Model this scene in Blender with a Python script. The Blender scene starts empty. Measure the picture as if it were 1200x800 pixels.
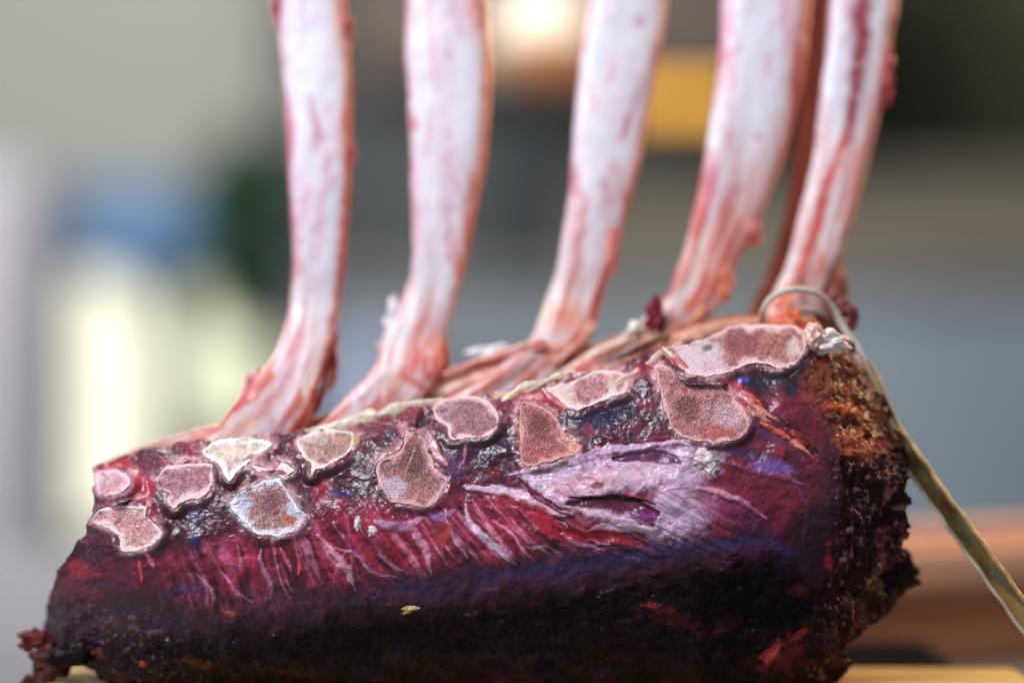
import bpy, math, random
import numpy as np
from mathutils import Vector

random.seed(4)
rng = np.random.default_rng(7)
scene = bpy.context.scene
COL = scene.collection

# ------------------------------------------------------------------ camera
S = 36.0 / 85.0 / 1200.0            # metres per photo pixel at 1 m
cam_d = bpy.data.cameras.new('camera')
cam = bpy.data.objects.new('camera', cam_d); COL.objects.link(cam)
cam.location = (0, -1.0, 0); cam.rotation_euler = (math.radians(90), 0, 0)
cam_d.lens = 85; cam_d.sensor_width = 36; cam_d.clip_end = 100; cam_d.clip_start = 0.02
cam_d.dof.use_dof = True; cam_d.dof.focus_distance = 1.003; cam_d.dof.aperture_fstop = 1.4
cam_d.dof.aperture_blades = 9
scene.camera = cam

# ------------------------------------------------------------------ world and lamps
w = bpy.data.worlds.new('World'); scene.world = w; w.use_nodes = True
bg = w.node_tree.nodes['Background']
bg.inputs[0].default_value = (0.78, 0.86, 1.0, 1); bg.inputs[1].default_value = 0.36

def area(name, loc, target, size, power, color):
    d = bpy.data.lights.new(name, 'AREA'); d.shape = 'RECTANGLE'; d.size, d.size_y = size
    d.energy = power; d.color = color
    o = bpy.data.objects.new(name, d); COL.objects.link(o); o.location = loc
    o.rotation_euler = (Vector(target) - Vector(loc)).to_track_quat('-Z', 'Y').to_euler()
    return o
area('window_light', (-0.75, -0.7, 1.15), (0, 0.02, -0.02), (0.7, 0.5), 31, (0.86, 0.92, 1.0))
area('warm_lamp', (1.15, 0.75, 0.55), (0.06, 0.04, 0.0), (0.35, 0.35), 13, (1.0, 0.60, 0.30))
area('back_light', (-0.3, 0.9, 0.95), (0, 0.06, 0.0), (0.7, 0.3), 6, (1.0, 0.90, 0.85))
area('hall_light', (-0.5, 0.9, 1.1), (0.3, 3.4, 0.0), (1.2, 0.8), 55, (1.0, 0.96, 0.9))

vs = scene.view_settings
vs.view_transform = 'Standard'; vs.look = 'None'; vs.exposure = 0.0; vs.gamma = 1.0
vs.use_curve_mapping = False
scene.render.resolution_x = 1024; scene.render.resolution_y = 682

# ------------------------------------------------------------------ helpers
def at(px, py, Y=0.0):
    k = S * (1.0 + Y)
    return ((px - 600.0) * k, Y, (400.0 - py) * k)

def lin(c):
    c = np.asarray(c, float) / 255.0
    return np.where(c <= 0.04045, c / 12.92, ((c + 0.055) / 1.055) ** 2.4)

def vnoise(x, y, z=0.0, seed=0):
    x = np.asarray(x, float); y = np.asarray(y, float); z = np.zeros_like(x) + z
    xi = np.floor(x).astype(np.int64); yi = np.floor(y).astype(np.int64); zi = np.floor(z).astype(np.int64)
    fx, fy, fz = x - xi, y - yi, z - zi
    fx, fy, fz = [f * f * f * (f * (f * 6 - 15) + 10) for f in (fx, fy, fz)]
    def h(a, b, c):
        n = (a * 374761393 + b * 668265263 + c * 2147483647 + seed * 1442695041) & 0xffffffff
        n = ((n ^ (n >> 13)) * 1274126177) & 0xffffffff
        n = ((n ^ (n >> 16)) * 2246822519) & 0xffffffff
        return ((n ^ (n >> 15)) & 0xffff) / 65535.0
    r = 0
    for dx in (0, 1):
        for dy in (0, 1):
            for dz in (0, 1):
                wgt = (fx if dx else 1 - fx) * (fy if dy else 1 - fy) * (fz if dz else 1 - fz)
                r = r + wgt * h(xi + dx, yi + dy, zi + dz)
    return r * 2 - 1

def fbm(x, y, z=0.0, octv=4, seed=0, gain=0.5):
    a, r, n = 1.0, 0.0, 0.0
    for o in range(octv):
        r = r + a * vnoise(x * 2 ** o + 11.3 * o, y * 2 ** o + 5.7 * o, z * 2 ** o, seed + o)
        n += a; a *= gain
    return r / n

def sstep(a, b, x):
    t = np.clip((x - a) / (b - a + 1e-12), 0, 1); return t * t * (3 - 2 * t)

def spline(pts, n):
    P = np.array(pts, float)
    P = np.vstack([2 * P[0] - P[1], P, 2 * P[-1] - P[-2]])
    seg = len(P) - 3
    u = np.linspace(0, seg - 1e-9, n); i = u.astype(int); t = (u - i)[:, None]
    a, b, c, d = P[i], P[i + 1], P[i + 2], P[i + 3]
    return 0.5 * (2 * b + (c - a) * t + (2 * a - 5 * b + 4 * c - d) * t ** 2 + (3 * b - a - 3 * c + d) * t ** 3)

def closed_spline(pts, n):
    P = np.array(pts, float); m = len(P)
    u = np.arange(n) * m / n; i = u.astype(int); t = (u - i)[:, None]
    a, b, c, d = P[(i - 1) % m], P[i % m], P[(i + 1) % m], P[(i + 2) % m]
    return 0.5 * (2 * b + (c - a) * t + (2 * a - 5 * b + 4 * c - d) * t ** 2 + (3 * b - a - 3 * c + d) * t ** 3)

def even(pts, n):
    """points evenly spaced by length along a smooth curve"""
    q = spline(pts, 400); L = np.r_[0, np.cumsum(np.hypot(*(q[1:] - q[:-1]).T[:2]))]
    u = np.linspace(0, L[-1], n)
    return np.stack([np.interp(u, L, q[:, k]) for k in range(q.shape[1])], 1)

def mesh_obj(name, V, F, mat, parent=None, col=None, smooth=True):
    me = bpy.data.meshes.new(name)
    V = np.asarray(V, np.float32); F = np.asarray(F)
    if F.ndim == 2:
        k = F.shape[1]
        me.vertices.add(len(V)); me.vertices.foreach_set('co', V.ravel())
        me.loops.add(F.size); me.loops.foreach_set('vertex_index', F.astype(np.int32).ravel())
        me.polygons.add(len(F)); me.polygons.foreach_set('loop_start', np.arange(0, F.size, k, dtype=np.int32))
        me.update(calc_edges=True)
    if smooth: me.polygons.foreach_set('use_smooth', np.ones(len(me.polygons), bool))
    if col is not None:
        at_ = me.color_attributes.new('surface', 'FLOAT_COLOR', 'POINT')
        c = np.ones((len(V), 4), np.float32); c[:, :3] = col[:, :3]
        if col.shape[1] > 3: c[:, 3] = col[:, 3]
        at_.data.foreach_set('color', c.ravel())
    me.validate(); me.materials.append(mat)
    o = bpy.data.objects.new(name, me); COL.objects.link(o)
    if parent: o.parent = parent
    return o

def grid_faces(nu, nv, close_u=False, close_v=False):
    iu = np.arange(nu if close_u else nu - 1); iv = np.arange(nv if close_v else nv - 1)
    A, B = np.meshgrid(iu, iv, indexing='ij'); A2 = (A + 1) % nu; B2 = (B + 1) % nv
    return np.stack([A * nv + B, A2 * nv + B, A2 * nv + B2, A * nv + B2], -1).reshape(-1, 4)

def thing(name, label, cat, loc=(0, 0, 0), group=None):
    o = bpy.data.objects.new(name, None); COL.objects.link(o); o.location = loc
    o.empty_display_size = 0.02
    tag(o, label, cat, group); return o

def tag(o, label=None, cat=None, group=None, kind=None):
    if label: o['label'] = label
    if cat: o['category'] = cat
    if group: o['group'] = group
    if kind: o['kind'] = kind
    return o

def keep(o, root):
    """parent o to root, leaving it where it stands"""
    o.parent = root; o.matrix_parent_inverse = root.matrix_basis.inverted()
    if root.parent: pass
    return o

# ------------------------------------------------------------------ materials
def mat(name, color=(0.5, 0.5, 0.5), rough=0.5, attr=False, metal=0.0, coat=0.0, sss=0.0,
        mott=None, bumps=(), emit=None, spec=0.5, trans=0.0, alpha=1.0, tints=None, rough_noise=None, mask=None):
    m = bpy.data.materials.new(name); m.use_nodes = True
    nt = m.node_tree; N = nt.nodes; L = nt.links; b = N['Principled BSDF']
    tc = N.new('ShaderNodeTexCoord')
    src = None
    if attr:
        a = N.new('ShaderNodeVertexColor'); a.layer_name = 'surface'; src = a.outputs['Color']
    else:
        r = N.new('ShaderNodeRGB'); r.outputs[0].default_value = (*color, 1); src = r.outputs[0]
    for (scale, detail, lo, hi, stretch) in (mott or ()):
        mp = N.new('ShaderNodeMapping'); mp.inputs['Scale'].default_value = stretch
        L.new(tc.outputs['Object'], mp.inputs[0])
        n = N.new('ShaderNodeTexNoise'); n.inputs['Scale'].default_value = scale; n.inputs['Detail'].default_value = detail
        L.new(mp.outputs[0], n.inputs['Vector'])
        mr = N.new('ShaderNodeMapRange'); mr.inputs[1].default_value = 0.32; mr.inputs[2].default_value = 0.68
        mr.inputs[3].default_value = lo; mr.inputs[4].default_value = hi
        L.new(n.outputs[0], mr.inputs[0])
        if mask == 'pores':          # alpha of the surface colour says where the spongy core is
            mk = N.new('ShaderNodeMix'); mk.data_type = 'FLOAT'; mk.inputs[2].default_value = 1.0
            L.new(a.outputs['Alpha'], mk.inputs[0]); L.new(mr.outputs[0], mk.inputs[3]); mr = mk
        vm = N.new('ShaderNodeVectorMath'); vm.operation = 'SCALE'
        L.new(src, vm.inputs[0]); L.new(mr.outputs[0], vm.inputs['Scale']); src = vm.outputs[0]
    if tints:
        scale, c2, lo, hi, amt = tints
        n = N.new('ShaderNodeTexNoise'); n.inputs['Scale'].default_value = scale; n.inputs['Detail'].default_value = 5
        L.new(tc.outputs['Object'], n.inputs['Vector'])
        mr = N.new('ShaderNodeMapRange'); mr.inputs[1].default_value = lo; mr.inputs[2].default_value = hi
        mr.inputs[3].default_value = 0; mr.inputs[4].default_value = amt
        L.new(n.outputs[0], mr.inputs[0])
        mx = N.new('ShaderNodeMix'); mx.data_type = 'RGBA'
        L.new(mr.outputs[0], mx.inputs[0]); L.new(src, mx.inputs[6]); mx.inputs[7].default_value = (*c2, 1)
        src = mx.outputs[2]
    L.new(src, b.inputs['Base Color'])
    prev = None
    for (scale, detail, dist, kind) in bumps:
        if kind == 'v':
            n = N.new('ShaderNodeTexVoronoi'); out = n.outputs['Distance']
        else:
            n = N.new('ShaderNodeTexNoise'); n.inputs['Detail'].default_value = detail; out = n.outputs[0]
        n.inputs['Scale'].default_value = scale
        L.new(tc.outputs['Object'], n.inputs['Vector'])
        bp = N.new('ShaderNodeBump'); bp.inputs['Distance'].default_value = dist; bp.inputs['Strength'].default_value = 1.0
        L.new(out, bp.inputs['Height'])
        if prev: L.new(prev, bp.inputs['Normal'])
        prev = bp.outputs[0]
    if prev: L.new(prev, b.inputs['Normal'])
    b.inputs['Roughness'].default_value = rough
    if rough_noise:
        scale, lo, hi = rough_noise
        n = N.new('ShaderNodeTexNoise'); n.inputs['Scale'].default_value = scale; n.inputs['Detail'].default_value = 4
        L.new(tc.outputs['Object'], n.inputs['Vector'])
        mr = N.new('ShaderNodeMapRange'); mr.inputs[1].default_value = 0.35; mr.inputs[2].default_value = 0.65
        mr.inputs[3].default_value = lo; mr.inputs[4].default_value = hi
        L.new(n.outputs[0], mr.inputs[0]); L.new(mr.outputs[0], b.inputs['Roughness'])
    b.inputs['Metallic'].default_value = metal
    b.inputs['Specular IOR Level'].default_value = spec
    if mask == 'wet':                # alpha of the surface colour says how moist the surface is
        mr = N.new('ShaderNodeMapRange'); mr.inputs[3].default_value = 0.06; mr.inputs[4].default_value = spec
        L.new(a.outputs['Alpha'], mr.inputs[0]); L.new(mr.outputs[0], b.inputs['Specular IOR Level'])
        m2 = N.new('ShaderNodeMapRange'); m2.inputs[3].default_value = 0.0; m2.inputs[4].default_value = 0.22
        L.new(a.outputs['Alpha'], m2.inputs[0]); L.new(m2.outputs[0], b.inputs['Coat Weight'])
    b.inputs['Coat Weight'].default_value = coat; b.inputs['Coat Roughness'].default_value = 0.13
    b.inputs['Transmission Weight'].default_value = trans
    if sss:
        b.inputs['Subsurface Weight'].default_value = sss; b.inputs['Subsurface Scale'].default_value = 0.004
        b.inputs['Subsurface Radius'].default_value = (1.0, 0.45, 0.35)
    if emit:
        b.inputs['Emission Color'].default_value = (*emit[0], 1); b.inputs['Emission Strength'].default_value = emit[1]
    return m

M_meat = mat('meat', attr=True, rough=0.4, coat=0.0, sss=0.06, spec=0.4, mask='wet',
             mott=[(300, 5, 0.82, 1.2, (1, 1, 1)), (1300, 3, 0.9, 1.12, (1, 1, 1))],
             bumps=[(380, 3, 0.00028, 'n'), (1500, 2, 0.00012, 'n')], rough_noise=(160, 0.22, 0.5))
M_bone = mat('sawn_bone', attr=True, rough=0.34, sss=0.1, mask='pores',
             mott=[(1250, 2, 0.58, 1.34, (1, 1, 1)), (480, 3, 0.8, 1.2, (1, 1, 1))],
             bumps=[(1300, 3, 0.0005, 'v'), (500, 4, 0.0003, 'n')])
M_rib = mat('rib_bone', attr=True, rough=0.42, sss=0.15, coat=0.1,
            mott=[(120, 4, 0.93, 1.06, (1, 1, 0.25))], bumps=[(200, 4, 0.0003, 'n')])
M_fat = mat('fat', attr=True, rough=0.35, sss=0.25, coat=0.15,
            mott=[(300, 4, 0.85, 1.1, (1, 1, 1))], bumps=[(400, 4, 0.0008, 'n')])

# ------------------------------------------------------------------ painter
class Paint:
    """surface colour (fat, muscle, crust, plus painted sheen and shade) and relief per vertex, addressed on the face's own plan"""
    def __init__(s, PX, PY, base, seed=0):
        s.x, s.y = PX.ravel(), PY.ravel()
        s.c = np.tile(lin(base), (len(s.x), 1)).astype(float); s.h = np.zeros(len(s.x))
        s.wx = s.x + 4 * fbm(s.x / 22, s.y / 22, seed, 3, seed + 3); s.wy = s.y + 4 * fbm(s.x / 22, s.y / 22, seed + 9, 4, seed + 5)
        s.n = fbm(s.x / 7, s.y / 7, seed, 4, seed + 8)
    def put(s, idx, m, color, h):
        if color is not None: s.c[idx] += (lin(color) - s.c[idx]) * m[:, None]
        s.h[idx] += m * h
    def stroke(s, pts, w, color, op=1.0, h=0.0, soft=0.45, warp=True, rough=0.35, taper=True):
        q = spline(pts, 14 * len(pts)) if len(pts) > 2 else np.linspace(pts[0], pts[1], 12)
        mn, mx = q.min(0) - 2.2 * w - 7, q.max(0) + 2.2 * w + 7
        idx = np.nonzero((s.x > mn[0]) & (s.x < mx[0]) & (s.y > mn[1]) & (s.y < mx[1]))[0]
        if not len(idx): return
        X = (s.wx if warp else s.x)[idx]; Y = (s.wy if warp else s.y)[idx]
        best = np.full(len(idx), 1e9); m = len(q) - 1
        for k in range(m):
            a, b = q[k], q[k + 1]; d = b - a; l2 = d @ d + 1e-9
            t = np.clip(((X - a[0]) * d[0] + (Y - a[1]) * d[1]) / l2, 0, 1)
            ww = w * (0.35 + 0.65 * math.sin(math.pi * min(1, max(0, (k + .5) / m)))) if taper else w
            dd = np.hypot(X - a[0] - t * d[0], Y - a[1] - t * d[1]) / ww
            best = np.minimum(best, dd)
        mk = op * (1 - sstep(soft, 1.15, best + rough * s.n[idx]))
        s.put(idx, mk, color, h)
    def patch(s, cx, cy, rx, ry, color, op=1.0, ang=0.0, h=0.0, soft=0.5, rough=0.55):
        R = 1.6 * max(rx, ry) + 8
        idx = np.nonzero((abs(s.x - cx) < R) & (abs(s.y - cy) < R))[0]
        a = math.radians(ang); X = s.wx[idx] - cx; Y = s.wy[idx] - cy
        u = (X * math.cos(a) + Y * math.sin(a)) / rx; v = (-X * math.sin(a) + Y * math.cos(a)) / ry
        s.put(idx, op * (1 - sstep(soft, 1.1, np.hypot(u, v) + rough * 0.5 * s.n[idx])), color, h)
    def field(s, mask, color, h=0.0):
        s.c += (lin(color) - s.c) * mask[:, None]; s.h += mask * h

def inside(poly, X, Y):
    r = np.zeros(X.shape, bool); n = len(poly)
    for i in range(n):
        x1, y1 = poly[i]; x2, y2 = poly[(i + 1) % n]
        c = ((y1 > Y) != (y2 > Y)) & (X < (x2 - x1) * (Y - y1) / (y2 - y1 + 1e-9) + x1)
        r ^= c
    return r

def pdist(poly, X, Y):
    d = np.full(X.shape, 1e9); n = len(poly)
    for i in range(n):
        a = np.array(poly[i]); b = np.array(poly[(i + 1) % n]); e = b - a
        t = np.clip(((X - a[0]) * e[0] + (Y - a[1]) * e[1]) / (e @ e + 1e-9), 0, 1)
        d = np.minimum(d, np.hypot(X - a[0] - t * e[0], Y - a[1] - t * e[1]))
    return d

# ================================================================== THE SETTING
M_wall = mat('wall_plaster', (0.37, 0.385, 0.37), 0.9, mott=[(1.2, 4, 0.85, 1.1, (1, 1, 1))])
M_table = mat('brushed_steel', (0.21, 0.21, 0.235), 0.5, metal=0.1, mott=[(8, 4, 0.85, 1.1, (0.2, 1, 1))])
M_floor = mat('floor_tiles', (0.12, 0.11, 0.10), 0.6, mott=[(3, 4, 0.8, 1.1, (1, 1, 1))])

def box_mesh(name, lo, hi, m, parent=None, bevel=0.002, rot=None):
    import bmesh
    bm = bmesh.new(); bmesh.ops.create_cube(bm, size=1)
    c = [(a + b) / 2 for a, b in zip(lo, hi)]; d = [abs(b - a) for a, b in zip(lo, hi)]
    for v in bm.verts: v.co = Vector((v.co.x * d[0], v.co.y * d[1], v.co.z * d[2]))
    if bevel: bmesh.ops.bevel(bm, geom=bm.edges[:], offset=min(bevel, min(d) * 0.3), segments=3, affect='EDGES', profile=0.5)
    if rot: bmesh.ops.rotate(bm, cent=(0, 0, 0), matrix=__import__('mathutils').Euler(rot).to_matrix(), verts=bm.verts)
    for v in bm.verts: v.co += Vector(c)
    me = bpy.data.meshes.new(name); bm.to_mesh(me); bm.free(); me.materials.append(m)
    o = bpy.data.objects.new(name, me); COL.objects.link(o)
    if parent: keep(o, parent)
    return o

def pbox(name, x0, y0, x1, y1, Y, thick, m, parent=None, bevel=0.004):
    a = at(x0, y1, Y); b = at(x1, y0, Y)
    return box_mesh(name, (a[0], Y, a[2]), (b[0], Y + thick, b[2]), m, parent, bevel)

M_dark = mat('dark_panel', (0.075, 0.052, 0.042), 0.7)
ZT = -0.146 - 0.025                                           # table top
FLOOR = -1.07
tag(box_mesh('wall', (-4, 4.0, FLOOR), (4, 4.15, 3), M_wall, bevel=0), kind='structure')
tag(box_mesh('floor', (-4, -3, FLOOR - 0.05), (4, 4.0, FLOOR - 0.001), M_floor, bevel=0), kind='structure')

tb = thing('steel_table', 'long grey steel work table under the board and the rack', 'table', (0, 0.3, FLOOR))
box_mesh('table_top', (-0.9, -0.42, ZT - 0.04), (0.9, 1.0, ZT), M_table, tb, 0.004)
for sx in (-1, 1):
    for yy in (-0.36, 0.94):
        box_mesh('leg', (sx * 0.84 - 0.02, yy - 0.02, FLOOR), (sx * 0.84 + 0.02, yy + 0.02, ZT - 0.041), M_table, tb)

# wooden board under the meat
M_wood = mat('board_wood', (0.78, 0.50, 0.14), 0.5, mott=[(14, 6, 0.75, 1.12, (0.3, 4, 4)), (90, 4, 0.9, 1.06, (0.15, 3, 3))],
             bumps=[(60, 4, 0.0005, 'n')])
bd = box_mesh('wooden_board', (at(30, 0, 0.0)[0], 0.006, ZT + 0.0005), (at(1190, 0, 0.085)[0], 0.088, -0.146), M_wood, None, 0.003)
tag(bd, 'pale yellow wooden board carrying the rib rack, its back edge showing at the bottom', 'board')

# crate of warm brown wood behind the right end
M_crate = mat('crate_wood', (0.90, 0.46, 0.27), 0.5, mott=[(9, 6, 0.55, 1.25, (0.25, 3, 3))], bumps=[(40, 4, 0.0008, 'n')])
M_crate2 = mat('dark_crate_wood', (0.42, 0.17, 0.07), 0.55, mott=[(9, 6, 0.6, 1.3, (0.25, 3, 3))], bumps=[(40, 4, 0.0008, 'n')])
cr = thing('wooden_crate', 'orange brown slatted wooden crate behind the right end of the rack', 'crate', (0.38, 0.36, ZT))
cr.scale = (1, 1, 0.86); cr.rotation_euler = (0, 0, math.radians(26))
def crate_part(name, lo, hi, m):
    o = box_mesh(name, lo, hi, m, None, 0.003); o.parent = cr; return o
crate_part('rail', (-0.24, -0.012, 0.047), (0.30, 0.012, 0.072), M_crate)
crate_part('side_panel', (-0.235, 0.0, 0.022), (0.295, 0.010, 0.044), M_crate2)
crate_part('rail', (-0.24, -0.012, 0.0005), (0.30, 0.012, 0.020), M_crate2)
crate_part('rail', (-0.24, 0.10, 0.047), (0.30, 0.124, 0.072), M_crate)
crate_part('side_panel', (-0.235, 0.102, 0.0005), (0.295, 0.112, 0.044), M_crate2)
crate_part('end_panel', (-0.24, 0.0125, 0.0005), (-0.228, 0.0995, 0.070), M_crate)
crate_part('end_panel', (0.288, 0.0125, 0.0005), (0.30, 0.0995, 0.070), M_crate)
crate_part('base_panel', (-0.227, 0.0125, 0.0008), (0.287, 0.0995, 0.008), M_crate2)

# dark tray low behind the right end
M_tray = mat('black_plastic', (0.02, 0.015, 0.015), 0.4)
tr = thing('tray', 'small black tray on the table behind the board', 'tray', (at(1035, 0, 0.17)[0], 0.19, ZT))
for nm, lo, hi in (('base', (-.026, -.03, .0006), (.026, .03, .006)), ('side', (-.03, -.034, .0006), (.03, -.0305, .020)),
                   ('side', (-.03, .0305, .0006), (.03, .034, .020)), ('side', (-.03, -.030, .0006), (-.0265, .030, .020)),
                   ('side', (.0265, -.030, .0006), (.03, .030, .020))):
    o = box_mesh(nm, lo, hi, M_tray, None, 0.001); o.parent = tr

# steel counter front at the far side
M_cnt = mat('counter_blue_grey', (0.185, 0.225, 0.265), 0.5, mott=[(2.0, 3, 0.85, 1.15, (1, 1, 1))])
M_cnt2 = mat('counter_top_grey', (0.17, 0.17, 0.165), 0.5)
ct = thing('counter', 'blue grey counter standing across the hall behind the ribs', 'counter', (0.5, 3.0, FLOOR))
x0 = at(330, 0, 2.8)[0]
box_mesh('body', (x0, 2.8, FLOOR), (2.6, 3.3, at(0, 345, 2.8)[2]), M_cnt, ct, 0.01)
box_mesh('counter_top', (x0 - 0.03, 2.77, at(0, 344, 2.8)[2]), (2.65, 3.35, at(0, 325, 2.8)[2]), M_cnt2, ct, 0.01)

bx = thing('reflection_block', 'pale blue block added in place of a reflection between the first two ribs', 'box', at(430, 520, 2.45))
M_pb = mat('reflection_blue', (0.36, 0.43, 0.60), 0.5)  # made-up block, its colour stands for a pale blue reflection
pbox('body', 365, 392, 468, 519, 2.45, 0.25, M_pb, bx, 0.012); pbox('block_top', 360, 378, 473, 391, 2.44, 0.27, mat('reflection_block_top', (0.32, 0.37, 0.46), 0.5), bx, 0.008)
pbox('bracket', 368, 520, 465, 900, 2.46, 0.22, M_dark, bx, 0.01)

# brown shelf band and dark hood
M_brown = mat('brown_panel', (0.14, 0.12, 0.092), 0.7, mott=[(2.5, 3, 0.8, 1.15, (1, 1, 1))])
M_olive = mat('olive_curtain', (0.08, 0.082, 0.045), 0.9, mott=[(3, 3, 0.7, 1.2, (3, 1, 0.5))])
sh = thing('shelf_unit', 'brown shelf unit standing on the counter at the right', 'shelf', (0.9, 3.2, at(0, 325, 2.8)[2]))
a = at(690, 235, 3.1)
for nm, lo, hi in (('back_panel', (a[0], 2.80, at(0, 325, 2.8)[2]), (2.4, 2.83, a[2])),
                   ('shelf', (a[0], 2.79, a[2]), (2.4, 3.08, a[2] + 0.03)),
                   ('side_panel', (a[0] - 0.03, 2.80, at(0, 325, 2.8)[2]), (a[0] - 0.002, 3.08, a[2] + 0.03))):
    box_mesh(nm, lo, hi, M_brown, sh, 0.004)
# olive curtain with folds
nu, nv = 160, 12
cu = np.linspace(at(850, 0, 3.6)[0], 2.6, nu); cz = np.linspace(at(0, 265, 3.6)[2], 1.7, nv)
U, Vv = np.meshgrid(cu, cz, indexing='ij')
Yc = 3.6 + 0.05 * np.sin(U * 34 + 1.5 * np.sin(U * 9)) * (1 - 0.3 * (Vv - cz[0]))
F1 = grid_faces(nu, nv); V1 = np.stack([U, Yc, Vv], -1).reshape(-1, 3); V2 = V1 + [0, 0.012, 0]
edge = np.r_[np.arange(nv), np.arange(nv, nu * nv, nv)]
curt = mesh_obj('curtain', np.vstack([V1, V2]), np.vstack([F1, F1[:, ::-1] + len(V1)]), M_olive)
tag(curt, 'dark olive green curtain hanging at the upper right background', 'curtain')
hd = thing('range_hood', 'dark brown hood hanging above the counter behind the middle ribs', 'hood', (0.2, 2.6, 1.2))
a0 = at(405, 95, 2.5); a1 = at(1000, 60, 2.5)
box_mesh('canopy', (a0[0], 2.5, a0[2]), (a1[0], 3.0, a0[2] + 0.42), M_dark, hd, 0.02)
box_mesh('duct', (-0.15, 2.65, a0[2] + 0.422), (0.25, 2.95, 2.9), M_dark, hd, 0.02)

# pillar at the left
M_pillar = mat('pale_pillar', (0.30, 0.30, 0.36), 0.8, mott=[(2, 3, 0.9, 1.08, (1, 1, 1))])
cb = thing('cabinet', 'tall pale lilac grey cabinet at the far left', 'cabinet', (at(-60, 0, 1.9)[0], 2.05, FLOOR))
box_mesh('body', (at(-160, 0, 1.9)[0], 1.9, FLOOR), (at(40, 0, 1.9)[0], 2.2, at(0, 190, 1.9)[2]), M_pillar, cb, 0.03)
box_mesh('door', (at(-60, 0, 1.9)[0], 1.885, FLOOR + 0.08), (at(33, 0, 1.9)[0], 1.899, at(0, 205, 1.9)[2]), mat('cabinet_door', (0.28, 0.27, 0.31), 0.7), cb, 0.004)

# lit windows at the left, rounded heads
def arched_window(x0, y0, x1, y1, Y, label, glow, strength):
    t = thing('window', label, 'window', at((x0 + x1) / 2, y1, Y), 'lit round headed windows in the left background')
    X0, _, Z1 = at(x0, y0, Y); X1, _, Z0 = at(x1, y1, Y); r = (X1 - X0) / 2; cx = (X0 + X1) / 2; zc = Z1 - r
    out = [(cx + r * math.cos(a), zc + r * math.sin(a)) for a in np.linspace(0, math.pi, 24)]
    out = [(X1, Z0)] + out + [(X0, Z0)]
    def plate(name, pts, ya, yb, m):
        n = len(pts); me = bpy.data.meshes.new(name)
        V = [(p[0], ya, p[1]) for p in pts] + [(p[0], yb, p[1]) for p in pts]
        F = [list(range(n)), list(range(2 * n - 1, n - 1, -1))] + [[i, i + n, (i + 1) % n + n, (i + 1) % n] for i in range(n)]
        me.from_pydata(V, [], F); me.materials.append(m)
        o = bpy.data.objects.new(name, me); COL.objects.link(o); keep(o, t)
    mg = mat('window_glow', (0.1, 0.1, 0.09), 0.5, emit=(glow, strength))
    plate('pane', out, Y, Y + 0.02, mg)
    zm = zc - 0.1
    k = 1.05
    ring_o = [(cx + (p[0] - cx) * k, p[1] if p[1] <= Z0 + 1e-6 else zc + (p[1] - zc) * k) for p in out]
    n = len(out); V = []; 
    for yy in (Y - 0.02, Y + 0.019):
        V += [(p[0], yy, p[1]) for p in out] + [(p[0], yy, p[1]) for p in ring_o]
    F = []
    for i in range(n - 1):
        F += [[i, i + 1, n + i + 1, n + i], [2 * n + i, 3 * n + i, 3 * n + i + 1, 2 * n + i + 1],
              [i, 2 * n + i, 2 * n + i + 1, i + 1], [n + i, n + i + 1, 3 * n + i + 1, 3 * n + i]]
    me = bpy.data.meshes.new('window_frame'); me.from_pydata(V, [], F)
    me.materials.append(mat('window_frame', (0.16, 0.20, 0.15), 0.6))
    o = bpy.data.objects.new('window_frame', me); COL.objects.link(o); keep(o, t)
arched_window(48, 322, 172, 620, 2.6, 'larger bright pale yellow window beside the pillar', (1.0, 0.985, 0.78), 1.35)
arched_window(218, 304, 312, 505, 2.6, 'smaller bright pale green window beside the leftmost rib', (0.93, 0.96, 0.66), 1.0)
tag(pbox('partition', -90, -500, 325, 900, 2.64, 0.05, mat('partition', (0.235, 0.24, 0.215), 0.8)),
    'pale grey green partition holding the two lit windows', 'partition')

# blue blind and plant above the windows
tag(pbox('blind', 75, 215, 232, 312, 2.5, 0.03, mat('blue_fabric', (0.085, 0.17, 0.32), 0.8, mott=[(6, 2, 0.7, 1.2, (1, 1, 4))])),
    'blue blind above the larger lit window', 'blind')
M_leaf = mat('dark_leaves', (0.012, 0.045, 0.02), 0.5)
M_pot = mat('dark_pot', (0.05, 0.06, 0.05), 0.5)
pl = thing('hanging_plant', 'dark green hanging plant beside the blue blind', 'plant', at(290, 330, 2.2))
V = []; F = []
c0 = Vector(at(288, 268, 2.2))
for i in range(1100):
    d = Vector((random.gauss(0, 1), random.gauss(0, 1), random.gauss(0, 1))).normalized() * random.uniform(0.2, 1) ** 0.6
    p = c0 + Vector((d.x * 0.068, d.y * 0.07, d.z * 0.13))
    t1 = Vector((random.gauss(0, 1), random.gauss(0, 1), random.gauss(0, 1) - 0.6)).normalized() * 0.032
    n1 = t1.cross(Vector((random.random(), random.random(), random.random()))).normalized() * 0.011
    b = len(V); V += [p[:], (p + t1 * .5 + n1)[:], (p + t1)[:], (p + t1 * .5 - n1)[:]]; F.append([b, b + 1, b + 2, b + 3])
keep(mesh_obj('foliage', V, F, M_leaf, smooth=False), pl)
nz = 12; prof = [(0.0, -0.05), (0.028, -0.05), (0.04, 0.0), (0.036, 0.002), (0.0, -0.01)]
def lathe(name, prof, c, m, parent, n=32):
    V = np.array([[c[0] + r * math.cos(2 * math.pi * k / n), c[1] + r * math.sin(2 * math.pi * k / n), c[2] + z]
                  for r, z in prof for k in range(n)])
    o = mesh_obj(name, V, grid_faces(len(prof), n, False, True), m)
    if parent: keep(o, parent)
    return o
lathe('pot', prof, c0 + Vector((0, 0, -0.03)), M_pot, pl)
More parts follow.
